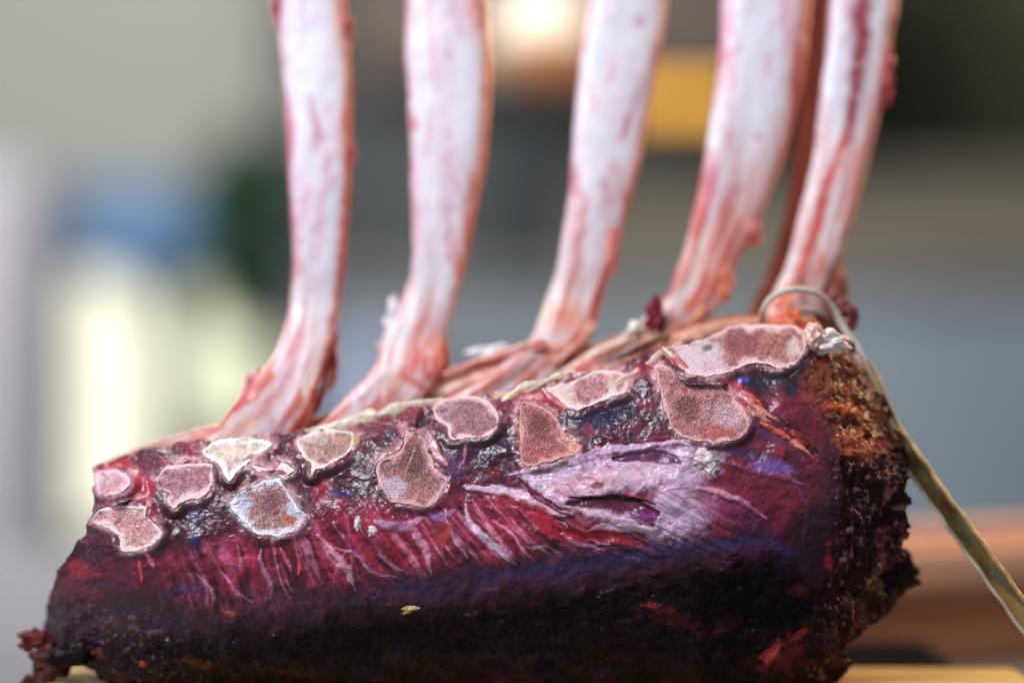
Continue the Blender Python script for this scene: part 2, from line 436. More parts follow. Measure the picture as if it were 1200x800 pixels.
def tube(name, pts, r, m, parent=None, n=10, col=None):
    P = np.array(pts, float); T = np.gradient(P, axis=0); T /= np.linalg.norm(T, axis=1)[:, None] + 1e-12
    r = np.zeros(len(P)) + r; V = []
    up = np.array([0.13, 0.9, 0.31])
    for p, t, rr in zip(P, T, r):
        a = np.cross(t, up); a /= np.linalg.norm(a); b = np.cross(t, a)
        for k in range(n):
            th = 2 * math.pi * k / n; V.append(p + rr * (a * math.cos(th) + b * math.sin(th)))
    F = grid_faces(len(P), n, False, True)
    o = mesh_obj(name, V, F, m, col=col)
    if parent: keep(o, parent)
    return o
tube('cord', [tuple(c0 + Vector((0, 0, 0.02 + 2.4 * k / 8))) for k in range(9)], 0.002, M_pot, pl)

# round pendant lamps (lit)
def pendant(px, py, Y, r, label, glow, strength, copper):
    c = Vector(at(px, py, Y)); t = thing('pendant_lamp', label, 'lamp', c, 'round pendant lamps')
    pr = [(r * math.sin(a), -r * math.cos(a)) for a in np.linspace(0.02, math.pi - 0.02, 20)]
    lathe('globe', pr, c, mat('lamp_glow', (0.3, 0.28, 0.25), 0.4, emit=(glow, strength)), t)
    if copper:
        pr = [(r * 1.15 * math.sin(a), -r * 1.25 * math.cos(a)) for a in np.linspace(0.02, 1.35, 12)]
        lathe('lamp_bowl', pr, c, mat('copper', (0.75, 0.32, 0.13), 0.5, metal=0.0), t)
    tube('cord', [tuple(c + Vector((0, 0, r + 2.0 * k / 6))) for k in range(7)], 0.003, M_dark, t)
pendant(640, 36, 1.1, 0.040, 'bright cream globe lamp with a copper bowl between the second and third ribs', (1.0, 0.84, 0.62), 0.78, True)
pendant(598, 52, 1.7, 0.036, 'dim grey globe lamp just left of the bright copper bowl lamp', (0.62, 0.62, 0.60), 0.30, False)
pendant(125, 85, 3.6, 0.11, 'soft pale yellow globe lamp at the upper left', (0.80, 0.82, 0.62), 0.42, False)

# yellow sign between the third and fourth ribs
sg = thing('hanging_sign', 'plain yellow hanging sign between the third and fourth ribs', 'sign', at(802, 70, 0.42))
pbox('sign_board', 752, 72, 850, 163, 0.42, 0.008, mat('yellow_board', (0.72, 0.36, 0.045), 0.6, mott=[(30, 3, 0.9, 1.1, (1, 1, 1))]), sg)
for px in (765, 838):
    a = at(px, 71, 0.425); tube('cord', [(a[0], 0.425, a[2] + 0.6 * k / 5) for k in range(6)], 0.0007, M_dark, sg)

# ================================================================== THE RIB RACK
rack = thing('beef_rib_rack', 'raw dry aged beef rib rack with five long white rib bones standing up', 'meat', (0, 0.04, -0.146))

BONES = [  # outline of each sawn face, size class colours (spongy core, rim), blotches
 ([(110,610),(119,597),(134,592),(165,596),(170,594),(172,606),(179,613),(189,622),(183,633),(170,641),(154,645),(143,643),(141,631),(135,623),(123,617)], (188,132,128), (232,186,186), []),
 ([(187,556),(206,546),(246,545),(248,563),(237,581),(215,587),(204,595),(197,586),(199,577),(188,570)], (160,104,112), (222,176,176), [(225,584,18,7,(220,190,190))]),
 ([(240,530),(257,517),(280,514),(307,516),(315,522),(295,537),(282,547),(270,561),(262,552),(257,542)], (205,182,165), (232,212,205), [(272,548,12,10,(200,150,160))]),
 ([(297,545),(320,550),(332,542),(344,550),(337,557),(325,560),(302,552)], (196,150,140), (226,190,180), []),
 ([(270,592),(274,585),(292,572),(320,562),(332,570),(345,590),(356,606),(345,620),(325,627),(305,625),(292,615),(280,605)], (160,112,108), (226,210,220), [(281,592,14,14,(222,214,232)),(345,596,9,13,(214,206,226)),(340,612,10,8,(196,96,70)),(318,590,16,16,(140,84,96))]),
 ([(350,517),(370,506),(395,504),(412,508),(414,518),(406,532),(390,542),(370,550),(365,555),(364,542),(354,532)], (158,112,104), (226,190,180), [(372,514,14,7,(200,170,155))]),
 ([(510,478),(525,468),(555,465),(572,470),(582,482),(581,498),(570,509),(550,511),(530,514),(525,500),(512,490)], (140,88,94), (218,170,170), [(520,478,14,12,(176,130,134))]),
 ([(442,548),(450,539),(470,528),(474,515),(482,508),(495,515),(502,532),(510,548),(521,560),(517,575),(505,590),(482,590),(460,585),(447,568),(442,558)], (134,84,78), (206,150,148), [(460,572,22,14,(208,176,188)),(495,580,24,10,(174,110,104)),(484,540,14,20,(116,66,64))]),
 ([(642,455),(660,450),(675,445),(695,436),(715,434),(732,440),(735,450),(730,460),(710,466),(690,475),(677,480),(660,472)], (176,110,114), (228,184,180), [(658,464,18,12,(220,190,176)),(716,452,6,10,(214,180,168))]),
 ([(611,475),(622,472),(637,477),(650,487),(660,505),(670,515),(679,521),(675,530),(655,537),(635,542),(614,543),(611,512)], (150,82,82), (200,134,128), [(640,532,30,8,(176,94,84)),(672,522,8,6,(226,160,130)),(630,500,14,18,(126,66,68))]),
 ([(770,434),(780,431),(800,441),(832,445),(850,460),(865,475),(875,490),(872,505),(860,512),(840,517),(820,515),(800,510),(787,497),(780,480),(775,457),(772,445)], (164,100,98), (214,158,152), [(852,488,22,18,(206,160,164)),(840,505,26,8,(186,92,82)),(805,478,16,18,(126,74,70)),(830,470,10,20,(190,130,128))]),
 ([(790,410),(815,402),(835,395),(852,387),(875,382),(900,382),(930,385),(940,397),(938,415),(925,428),(910,431),(890,425),(865,430),(848,437),(825,439),(805,435)], (158,92,84), (226,172,168), [(818,418,32,22,(226,198,202)),(836,430,20,9,(220,176,190)),(828,408,6,5,(120,90,90)),(930,408,9,12,(224,190,180)),(870,404,22,16,(150,76,84))]),
 ([(112,556),(125,550),(148,556),(152,566),(140,576),(118,579)], (190,130,140), (214,170,180), [(125,560,10,8,(216,186,170))]),
]

# ---- body: Coons patch over its outline
TOP = [(112,548),(150,532),(200,520),(250,514),(340,507),(420,498),(500,476),(560,464),(640,449),(700,434),(780,413),(850,391),(930,385),(985,390)]
RIGHT = [(985,388),(1012,430),(1040,482),(1054,520),(1058,560),(1056,610),(1058,650),(1036,700),(1008,745),(988,785),(975,816)]
LEFT = [(112,548),(106,600),(86,640),(66,680),(53,712),(48,748),(60,772),(74,786)]
BOT = [(74,786),(90,779),(108,783),(128,797),(150,812),(260,818),(400,819),(600,819),(800,818),(975,816)]
nu, nt = 1080, 460
u = np.linspace(0, 1, nu); t = np.linspace(0, 1, nt)      # t: 0 bottom, 1 top
T_ = even(TOP, nu); B_ = even(BOT, nu); L_ = even(LEFT[::-1], nt); R_ = even(RIGHT[::-1], nt)
Ug, Tg = np.meshgrid(u, t, indexing='ij')
def coons(k):
    return ((1 - Tg) * B_[:, k][:, None] + Tg * T_[:, k][:, None] + (1 - Ug) * L_[:, k][None] + Ug * R_[:, k][None]
            - ((1 - Ug) * (1 - Tg) * B_[0, k] + Ug * (1 - Tg) * B_[-1, k] + (1 - Ug) * Tg * T_[0, k] + Ug * Tg * T_[-1, k]))
PX, PY = coons(0), coons(1)
prof = np.interp(Tg, [0, .08, .2, .35, .5, .62, .78, .9, .97, 1], [.026, .019, .011, .003, -.003, -.004, .001, .010, .018, .028])
# smooth the profile kinks
kern = np.hanning(61); kern /= kern.sum()
pr1 = np.interp(np.arange(-30, nt + 30), np.arange(nt), prof[0]); prof = np.tile(np.convolve(pr1, kern, 'valid'), (nu, 1))
Yd = prof + 0.045 * np.clip(1 - (PX - 48) / 150, 0, 1) ** 2.2
edge = np.interp(PY, [380, 470, 560, 640, 760, 820], [945, 962, 998, 1000, 968, 945])
soft = np.logaddexp(0, (PX - edge) / 18.0) * 18.0
Yd = Yd + 0.00052 * soft
# left end curls back
# ---- paint
P = Paint(PX, PY, (112, 38, 56), 1)
x, y = P.x, P.y
n1 = fbm(x / 60, y / 45, 0, 5, 21); n2 = fbm(x / 16, y / 12, 2, 5, 22); n3 = fbm(x / 5, y / 5, 4, 4, 23)
P.field(sstep(-0.1, 0.45, n1) * 0.7, (72, 26, 44)); P.field(sstep(0.05, 0.5, n2) * 0.6, (146, 44, 66))
P.field(sstep(0.12, 0.5, fbm(x / 28, y / 22, 7, 4, 31)) * 0.55, (70, 40, 62))
# dark band of cured muscle between the upper bones
bandc = np.interp(x, [100, 250, 450, 600, 760, 940], [640, 590, 545, 520, 478, 425])
P.field((1 - sstep(22, 48, abs(y - bandc) + 14 * n2)) * 0.85, (62, 24, 40))
P.field((1 - sstep(10, 34, abs(y - bandc) + 18 * n3)) * sstep(0.0, 0.3, n2) * 0.6, (40, 20, 38))
bz = (1 - sstep(20, 60, abs(y - bandc) + 14 * n2))
P.field(bz * sstep(0.22, 0.42, fbm(x / 4.2, y / 3.2, 4, 3, 24)) * sstep(-0.2, 0.3, n1) * 0.55, (160, 100, 124))
P.field(bz * sstep(0.2, 0.4, fbm(x / 9, y / 4, 6, 4, 25)) * 0.4, (112, 40, 64))
# reddish zone through the middle
midc = np.interp(x, [60, 250, 400, 600, 760], [700, 680, 650, 620, 610])
P.field((1 - sstep(20, 62, abs(y - midc) + 16 * n1)) * sstep(330, 420, x) * (1 - sstep(700, 860, x)) * 0.75, (156, 48, 70))
P.field((1 - sstep(20, 62, abs(y - midc) + 16 * n1)) * sstep(200, 320, x) * (1 - sstep(330, 460, x)) * 0.5, (132, 42, 64))

# muscle grain: broad bands along the fibre direction, which leans over from left to right
th_ = np.radians(np.interp(x, [150, 300, 420, 560, 700, 900], [62, 74, 56, 46, 28, 20]))
phi = x - (y - 640) / np.tan(th_) * 0.9 + 6 * fbm(x / 40, y / 40, 2, 3, 33)
zone = sstep(170, 260, x) * (1 - sstep(820, 900, x)) * (1 - sstep(24, 56, abs(y - midc - 4) + 14 * n2))
g1 = fbm(phi / 17, y / 130, 1, 4, 34); g2 = fbm(phi / 6, y / 70, 2, 3, 35); g3 = fbm(phi / 26, y / 90, 6, 3, 36)
P.field(zone * sstep(0.02, 0.42, g1) * 0.85, (192, 66, 90)); P.field(zone * sstep(0.05, 0.45, -g1) * 0.85, (72, 24, 40))
P.field(zone * sstep(0.15, 0.5, g3) * 0.45, (196, 116, 150)); P.field(zone * sstep(0.18, 0.5, g2) * 0.6, (222, 146, 164))
P.field(zone * sstep(0.2, 0.5, -g2) * 0.5, (60, 20, 36))
P.h += zone * (0.0009 * g1 + 0.0004 * g2)
# muscle fibres: many fine threads running down to the right in the mid zone
for i in range(110):
    sx = random.uniform(190, 690); f = (sx - 190) / 500
    cy = np.interp(sx, [190, 330, 480, 690], [660, 640, 600, 590]); sy = cy + random.uniform(-20, 50)
    ang = math.radians(np.interp(sx, [190, 330, 430, 560, 690], [66, 78, 55, 48, 24]) + random.gauss(0, 12))
    Ln = random.uniform(18, 70); bend = random.uniform(-0.3, 0.35)
    p = [(sx, sy), (sx + Ln / 2 * math.cos(ang), sy + Ln / 2 * math.sin(ang)), (sx + Ln * math.cos(ang + bend), sy + Ln * math.sin(ang + bend))]
    k = random.random()
    if k < 0.30: P.stroke(p, random.uniform(1.2, 3.2), random.choice([(200, 126, 140), (176, 110, 140), (206, 150, 166)]), random.uniform(.2, .5), 0.0001)
    elif k < 0.62: P.stroke(p, random.uniform(3, 8), (176, 62, 80), random.uniform(.2, .45), 0.0001)
    else: P.stroke(p, random.uniform(2, 7), (66, 22, 36), random.uniform(.2, .5), -0.0002)

W = (222, 190, 206); LIL = (202, 170, 194); PK = (220, 150, 176)
# the broad silver skin and its branches
for cx, cy, rx, ry, a in ((700, 560, 100, 30, -10), (770, 548, 90, 30, -6), (800, 590, 48, 46, 10), (795, 628, 40, 22, 0), (650, 560, 50, 16, 8), (720, 600, 60, 16, 14)):
    P.patch(cx, cy, rx, ry, LIL, 0.85, a, 0.0006)
P.patch(720, 560, 95, 16, (222, 186, 196), 0.6, -8, 0.0)
P.patch(680, 566, 40, 10, (214, 150, 150), 0.5, -8, 0.0)
P.patch(850, 590, 52, 24, (150, 70, 104), 0.7, 24, 0)
P.patch(830, 628, 30, 14, (120, 56, 80), 0.6, 0, -0.0003)
for pts, wd, c, h in [
    ([(547,572),(580,572),(607,580),(637,597),(670,603)], 7, W, .0008),
    ([(610,553),(633,573),(653,587),(690,597),(733,613),(767,623)], 8, W, .0008),
    ([(653,617),(673,633),(707,643),(740,647)], 3.5, PK, .0006),
    ([(547,590),(550,613),(567,630),(590,650),(607,663)], 5.5, W, .0007),
    ([(577,610),(597,623),(613,640),(630,660)], 3, PK, .0005),
    ([(817,571),(847,577),(873,590),(898,607)], 4.5, (216,150,170), .0009),
    ([(807,525),(797,567),(780,600),(783,633)], 18, LIL, .0004),
    ([(600,555),(650,545),(720,525),(800,518)], 6, (206,170,198), .0006),
    ([(690,622),(720,618),(760,622),(790,640)], 6, W, .0005),
    ([(230,673),(243,687),(250,700),(247,717)], 3.5, PK, .0006),
    ([(257,665),(270,683),(283,700),(297,708)], 3, PK, .0006),
    ([(307,643),(307,660),(317,690),(317,703)], 3, PK, .0006),
    ([(330,643),(336,655),(342,672)], 3, (206,110,110), .0006),
    ([(345,640),(352,660),(350,676)], 2.6, (206,90,84), .0006),
    ([(373,627),(390,647),(407,667),(417,690)], 4.8, (226,160,176), .001),
    ([(383,640),(417,650),(437,670),(470,678)], 3, PK, .0006),
    ([(423,623),(443,647),(460,663),(477,670)], 3, PK, .0006),
    ([(440,612),(470,617),(493,607)], 7, (196,140,176), .0003),
    ([(480,613),(497,640),(507,673)], 5, (212,140,160), .0006),
    ([(500,600),(515,606),(530,600)], 7, (150,112,160), .0002),
    ([(520,600),(530,625),(548,655)], 3, PK, .0005),
    ([(170,645),(180,667)], 4, (206,120,140), .0006), ([(162,657),(165,680)], 3, (206,90,90), .0006),
    ([(935,575),(950,600),(940,640)], 4, (110, 60, 90), .0005),
    ([(860,545),(900,555),(940,568)], 5, (150,90,120), .0006)]:
    P.stroke(pts, wd * (0.9 if c == PK else 1), c, 0.8 if c == PK else 0.92, h * (0.4 if c == PK else 1))
SHOLES = [([(668,590),(700,589),(735,592),(770,603)], 11, (98,38,58), -.0022), ([(720,536),(750,534),(780,537),(794,543)], 9, (96,48,80), -.0016),
    ([(740,603),(765,606)], 8, (120,60,108), .0008), ([(668,583),(700,582),(735,584),(768,592)], 3.2, (56,30,44), -.0008), ([(655,622),(690,628),(730,632),(762,640)], 6, (182,50,56), -.0008),  # thin dark stroke: shadow painted at the hole's upper edge
    ([(608,560),(630,580),(660,598)], 2.2, (120,40,60), -.0012), ([(620,575),(640,592),(672,606)], 2.0, (120,50,70), -.001), ([(700,640),(740,650),(780,655)], 6, (110,40,54), -.0006)]
# random fine fat threads over the silver skin
for i in range(90):
    sx = random.uniform(600, 810); sy = 520 + random.uniform(0, 1) * 130; a = math.radians(random.gauss(14, 16)); Ln = random.uniform(14, 46)
    P.stroke([(sx, sy), (sx + Ln / 2 * math.cos(a), sy + Ln / 2 * math.sin(a)), (sx + Ln * math.cos(a + .2), sy + Ln * math.sin(a + .2))],
             random.uniform(1, 2.2), random.choice([(226, 206, 220), (150, 80, 110), (190, 110, 130)]), 0.55, 0.0002)
# muscle showing through
for cx, cy, rx, ry, a, c, h in [
    (700, 627, 48, 7, 8, (180, 46, 50), -.0006), (640, 612, 34, 13, 42, (176, 40, 58), -.0004),
    (610, 590, 34, 7, 22, (160, 42, 58), -.0003), (575, 602, 18, 5, 30, (110, 40, 44), -.0007), (600, 640, 26, 7, 45, (120, 34, 50), -.0005),
    (462, 648, 22, 14, 30, (140, 36, 44), 0), (520, 625, 14, 18, 0, (176, 70, 60), 0), (430, 640, 20, 18, 0, (160, 52, 76), 0),
    (870, 600, 30, 16, 20, (112, 44, 84), 0), (890, 560, 40, 14, 12, (110, 36, 56), 0), (905, 545, 30, 10, 14, (120, 92, 150), 0),
    (700, 568, 8, 4, 0, (150, 84, 84), -.0006), (880, 532, 30, 8, 8, (80, 46, 80), 0)]:
    P.patch(cx, cy, rx, ry, c, 0.88, a, h)
for pts, wd, c, h in SHOLES: P.stroke(pts, wd, c, 0.95, h, 0.6)
# left end: reds, pinks and violet sheen painted in
for cx, cy, rx, ry, a, c, o in [
    (95, 665, 16, 12, 20, (150, 44, 52), .7), (84, 700, 9, 14, 0, (150, 50, 50), .6), (63, 697, 7, 14, 10, (150, 46, 70), .6), (128, 728, 14, 12, 0, (190, 84, 84), .8), (120, 735, 6, 10, 0, (200, 110, 100), .7),
    (165, 570, 22, 18, 30, (176, 50, 74), .8), (175, 600, 14, 14, 0, (150, 50, 60), .8), (137, 545, 20, 6, -15, (180, 60, 44), .7), (130, 630, 30, 10, 10, (100, 36, 58), .6),
    (215, 692, 30, 10, -5, (86, 70, 116), .65), (230, 600, 10, 14, 0, (72, 56, 110), .6), (228, 632, 8, 10, 0, (60, 50, 110), .6), (262, 715, 7, 5, 0, (200, 80, 30), .8), (328, 727, 8, 8, 0, (130, 50, 30), .7),
    (375, 575, 14, 24, 10, (150, 46, 66), .7), (395, 590, 14, 14, 0, (120, 40, 58), .6), (350, 610, 8, 8, 0, (180, 60, 40), .7), (402, 577, 16, 5, -8, (52, 58, 130), .6),
    (530, 545, 24, 20, 0, (110, 64, 110), .55), (575, 520, 30, 18, -10, (48, 38, 68), .6), (460, 510, 14, 10, 0, (56, 44, 84), .5), (468, 530, 8, 8, 0, (150, 30, 60), .5),
    (690, 495, 46, 14, -8, (50, 44, 80), .8), (735, 480, 34, 14, -14, (46, 40, 62), .8), (755, 475, 16, 9, 0, (130, 46, 74), .7), (700, 505, 40, 6, -4, (96, 46, 60), .6), (690, 505, 9, 12, 0, (140, 80, 100), .6), (750, 500, 20, 5, 0, (120, 60, 76), .6),
    (860, 455, 24, 12, 20, (170, 50, 70), .8), (875, 475, 14, 14, 0, (176, 110, 130), .5), (900, 445, 38, 9, -8, (44, 38, 62), .9), (870, 445, 12, 4, 0, (96, 90, 190), .7), (930, 450, 10, 22, 10, (36, 34, 48), .8),
    (900, 500, 44, 20, 26, (100, 56, 92), .8), (630, 470, 30, 12, -10, (196, 50, 70), .7), (600, 458, 30, 8, -14, (226, 190, 160), .8)]:
    P.patch(cx, cy, rx, ry, c, o, a, 0)
for i in range(26):
    a_ = random.uniform(0, 1); sx = 862 + 84 * a_ + random.uniform(-10, 10); sy = 466 + 62 * a_ + random.uniform(-12, 9)
    P.stroke([(sx, sy), (sx + 12, sy + 7), (sx + 26, sy + 18)], random.uniform(1.5, 4), random.choice([(222, 104, 72), (190, 60, 56), (226, 150, 120), (90, 30, 36)]), 0.75, random.uniform(0, .0012))
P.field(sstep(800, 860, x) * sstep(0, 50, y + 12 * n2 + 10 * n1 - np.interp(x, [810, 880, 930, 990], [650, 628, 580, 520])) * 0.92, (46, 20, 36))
P.patch(497, 492, 10, 14, (50, 24, 26), .85, 0, -.002); P.patch(486, 500, 8, 6, (60, 30, 30), .8, 0, -.0015); P.patch(334, 528, 10, 10, (70, 40, 44), .8, 0, -.002)  # shade painted into the recessed crevices beside the bones
P.stroke([(930,440),(945,425),(955,412)], 4, (206, 176, 190), 0.8, .0008)
P.stroke([(550,512),(545,540)], 3, (190, 130, 140), .7, .0006)
P.stroke([(505,510),(512,530),(522,545)], 6, (206, 150, 150), .8, .0008)
# purple-blue sheen painted in above the dark crust
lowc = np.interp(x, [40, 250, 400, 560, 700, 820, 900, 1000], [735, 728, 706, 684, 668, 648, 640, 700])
P.field((1 - sstep(3, 17, abs(y - lowc + 6) + 12 * n3 + 6 * n2)) * sstep(360, 520, x) * (1 - sstep(900, 960, x)) * 0.75, (52, 52, 108))
P.field((1 - sstep(2, 9, abs(y - lowc + 9) + 10 * n3)) * sstep(560, 600, x) * (1 - sstep(860, 900, x)) * 0.5, (60, 80, 150))
# dark crust below, the underside's shade painted in with it
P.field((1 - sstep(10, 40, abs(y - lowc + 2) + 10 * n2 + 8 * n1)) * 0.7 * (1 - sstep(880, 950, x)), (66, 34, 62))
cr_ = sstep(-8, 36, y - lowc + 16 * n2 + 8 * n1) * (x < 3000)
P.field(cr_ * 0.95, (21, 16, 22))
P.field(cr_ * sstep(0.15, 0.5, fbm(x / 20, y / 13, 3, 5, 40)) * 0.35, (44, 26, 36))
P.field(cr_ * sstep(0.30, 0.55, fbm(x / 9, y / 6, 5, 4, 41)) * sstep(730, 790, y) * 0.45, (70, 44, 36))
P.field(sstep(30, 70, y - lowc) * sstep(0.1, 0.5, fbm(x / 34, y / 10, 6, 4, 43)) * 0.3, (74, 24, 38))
lf = (1 - sstep(140, 300, x)) * sstep(670, 720, y)
P.field(lf * 0.7, (46, 30, 42)); P.field(lf * sstep(0.2, 0.5, n3) * 0.6, (120, 92, 104))
for cx, cy, rx, ry, a, c, o in [(790, 724, 46, 14, 20, (110, 44, 48), .6), (770, 712, 20, 8, 10, (130, 46, 44), .6), (925, 765, 46, 22, -20, (116, 44, 56), .6), (905, 765, 16, 8, -40, (190, 90, 90), .7),
    (940, 745, 18, 6, -20, (170, 80, 80), .6), (972, 655, 6, 18, -10, (150, 36, 44), .7), (935, 690, 14, 10, 0, (90, 40, 34), .6), (230, 775, 30, 8, 8, (120, 66, 44), .7), (167, 776, 9, 6, 0, (170, 80, 50), .8),
    (480, 714, 10, 2.6, -25, (226, 190, 110), .95), (270, 718, 10, 4, 0, (220, 110, 40), .7), (195, 749, 3, 4, 0, (200, 180, 180), .9), (110, 762, 16, 8, 0, (110, 60, 44), .6), (340, 790, 60, 10, 4, (80, 48, 34), .5), (600, 770, 90, 10, 0, (54, 34, 34), .5)]:
    P.patch(cx, cy, rx, ry, c, o, a, 0.0004, 0.2, 1.6)
# the dried brown end face
edr = edge.ravel(); ef = sstep(-22, 14, x - edr + 14 * n2)
P.field(ef, (92, 44, 32))
P.field(ef * sstep(-0.05, 0.4, n2) * 0.7, (134, 66, 40)); P.field(ef * sstep(0.1, 0.45, fbm(x / 9, y / 9, 12, 4, 50)) * 0.8, (60, 26, 24))
P.field(ef * sstep(0.22, 0.5, fbm(x / 12, y / 8, 14, 4, 51)) * (1 - sstep(500, 560, y)) * 0.6, (176, 104, 70))
P.field(ef * sstep(0.3, 0.55, fbm(x / 10, y / 14, 16, 4, 52)) * 0.7, (160, 36, 44))
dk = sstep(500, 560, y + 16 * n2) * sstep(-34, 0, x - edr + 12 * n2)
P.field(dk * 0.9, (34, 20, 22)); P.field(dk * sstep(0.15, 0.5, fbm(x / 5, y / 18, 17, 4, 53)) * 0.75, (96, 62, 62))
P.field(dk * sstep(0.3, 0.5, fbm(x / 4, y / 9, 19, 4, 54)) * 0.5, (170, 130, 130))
P.patch(1035, 640, 6, 30, (130, 50, 66), .7, 0, 0); P.patch(1000, 520, 26, 16, (176, 100, 70), .6, 20, .0006)
P.patch(975, 445, 40, 30, (120, 72, 50), .7, 20, 0); P.patch(990, 480, 30, 8, (190, 100, 50), .6, 10, 0)
P.patch(1010, 420, 10, 14, (190, 160, 160), .6, 20, 0)

mz = (1 - np.clip(ef, 0, 1)) * (1 - np.clip(cr_, 0, 1))
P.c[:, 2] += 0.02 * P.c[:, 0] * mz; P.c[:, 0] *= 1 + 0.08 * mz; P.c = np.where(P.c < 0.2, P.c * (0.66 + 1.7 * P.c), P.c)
# ---- relief
H = P.h.copy()
H += 0.0022 * fbm(x / 55, y / 40, 1, 3, 60) + (0.0007 * n2 + 0.0002 * n3) * (1 - 0.8 * (1 - sstep(.6, 1.15, np.hypot((x - 735) / 125, (y - 575) / 55))))
rid = 1 - 2 * abs(fbm(x / 26, y / 20, 8, 4, 61))
H += (cr_ * 0.0012 * (rid - 0.4)) + cr_ * 0.0010 * n2
rid2 = 1 - 2 * abs(fbm(x / 13, y / 15, 9, 4, 62))
H += ef * 0.0011 * (rid2 - 0.45) + ef * 0.0007 * fbm(x / 5, y / 5, 1, 3, 66) + ef * 0.003 * fbm(x / 30, y / 34, 3, 2, 67)
rid3 = 1 - 2 * abs(fbm(x / 11 + 0.5 * n2, y / 90, 9, 3, 63))
H += dk * 0.0017 * (rid3 - 0.45) + dk * 0.0025 * fbm(x / 22, y / 90, 3, 2, 68)
fib = np.interp(x, [200, 450, 700], [0, 1, 0.4]) * (1 - sstep(40, 70, abs(y - midc)))
H += 0.0009 * fib * fbm((x - 0.7 * y) / 6, (x + y) / 40, 3, 3, 64)
Hm = np.zeros(len(x)); Fl = np.zeros(len(x)); Pl = Yd.ravel().copy()

# seats of the sawn bones: recessed, with shade painted along the lower edge
bone_planes = []
for poly, core, rim, bl in BONES:
    q = closed_spline(poly, 60); mn, mx = q.min(0) - 12, q.max(0) + 12
    idx = np.nonzero((x > mn[0]) & (x < mx[0]) & (y > mn[1]) & (y < mx[1]))[0]
    X, Y_ = x[idx], y[idx]; ins = inside(q, X, Y_); d = pdist(q, X, Y_)
    Yb = Yd.ravel()[idx][ins]
    A = np.stack([np.ones(ins.sum()), X[ins], Y_[ins]], 1); cf, *_ = np.linalg.lstsq(A, Yb, rcond=None)
    pl_ = cf[0] + cf[1] * X + cf[2] * Y_
    sd = np.where(ins, d, -d)
    wv = 2.2 * fbm(X / 9, Y_ / 9, 3 + len(bone_planes), 3, 78); k = sstep(-1.8, 2.6, sd + 0.8 * wv); kc = sstep(-14, -2, sd)
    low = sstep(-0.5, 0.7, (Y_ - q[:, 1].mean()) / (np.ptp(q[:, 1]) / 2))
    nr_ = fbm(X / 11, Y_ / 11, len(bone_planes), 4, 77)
    halo = np.exp(-((sd + 3) / 8.0) ** 2) * (1 - 0.6 * low) * sstep(-0.2, 0.25, nr_)
    P.c[idx] += (lin((206, 140, 146)) - P.c[idx]) * (halo * 0.8)[:, None]
    fl_ = np.exp(-((sd + 0.5) / 3.6) ** 2) * sstep(-0.4, 0.3, fbm(X / 14, Y_ / 14, 3 + len(bone_planes), 3, 88))
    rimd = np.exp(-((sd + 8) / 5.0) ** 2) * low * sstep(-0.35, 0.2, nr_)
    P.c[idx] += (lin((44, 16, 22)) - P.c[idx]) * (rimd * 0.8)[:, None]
    P.c[idx] += (lin(rim) * 0.75 - P.c[idx]) * (fl_ * 0.7)[:, None]
    Fl[idx] = np.maximum(Fl[idx], kc)
    Hm[idx] = np.maximum(Hm[idx], k); Pl[idx] = np.where(kc > 0.01, pl_, Pl[idx])
    bone_planes.append(cf)

# ragged outline (px space), strongest at the edge
e = np.minimum(np.minimum(Ug, 1 - Ug) * 1000, np.minimum(Tg, 1 - Tg) * 420).ravel()
wob = np.exp(-e / 22.0)
PXf = x + wob * 6 * fbm(x / 13, y / 13, 0, 4, 70) * (1 + 1.3 * (x > 950)); PYf = y + wob * 6 * fbm(x / 13, y / 13, 5, 4, 71)
Y0 = Yd.ravel(); K = S * (1 + Y0)
B0 = np.stack([(PXf - 600) * K, Y0, (400 - PYf) * K], 1); G = np.stack([(x - 600) * K, Y0, (400 - y) * K], 1).reshape(nu, nt, 3)
NN = np.cross(np.gradient(G, axis=0), np.gradient(G, axis=1)); NN /= np.linalg.norm(NN, axis=2)[..., None] + 1e-12
NN = NN.reshape(-1, 3); NN *= -np.sign(NN[:, 1:2])
Hn = H * (1 - Fl) + Fl * (1 - Hm) * (-0.0001 + 0.0009 * fbm(x / 10, y / 10, 5, 3, 79))
front = B0 + NN * Hn[:, None]; front[:, 1] += (Pl - Y0) * Fl + 0.0014 * Hm

# back: from the top edge over the back and down to the bottom edge
nb = 40
vb = np.linspace(0, 1, nb + 2)[1:-1]
fr = front.reshape(nu, nt, 3); top_e = fr[:, -1]; bot_e = fr[:, 0]
back = np.zeros((nu, nb, 3)); bcol = np.zeros((nu, nb, 3))
fade = np.clip(np.minimum(u / 0.10, (1 - u) / 0.06), 0, 1) ** 0.5
ti = (1 - vb) * (nt - 1)
for j, v in enumerate(vb):
    i0 = int(ti[j]); base = fr[:, i0]
    ease = v * v * (3 - 2 * v)
    p = top_e * (1 - v) + bot_e * v
    p = p * fade[:, None] + base * (1 - fade[:, None])
    dep = 0.085 * math.sin(math.pi * v) ** 0.45 * fade
    p = p.copy(); p[:, 1] = np.maximum(p[:, 1] + dep, base[:, 1] + 0.004 * fade)
    p[:, 2] -= 0.0
    p += 0.0025 * fbm(p[:, 0] * 60, p[:, 2] * 60, p[:, 1] * 60, 3, 80)[:, None] * fade[:, None]
    back[:, j] = p
    bcol[:, j] = lin((110, 46, 40)) * (0.7 + 0.5 * (fbm(p[:, 0] * 80, p[:, 2] * 80, p[:, 1] * 80, 4, 81)[:, None] + 0.5))
allv = np.concatenate([fr, back], 1)
wet = np.clip(1 - 0.6 * sstep(800, 900, x) * sstep(560, 640, y) - 0.9 * cr_ - 0.85 * ef - 0.9 * dk, 0.0, 1)
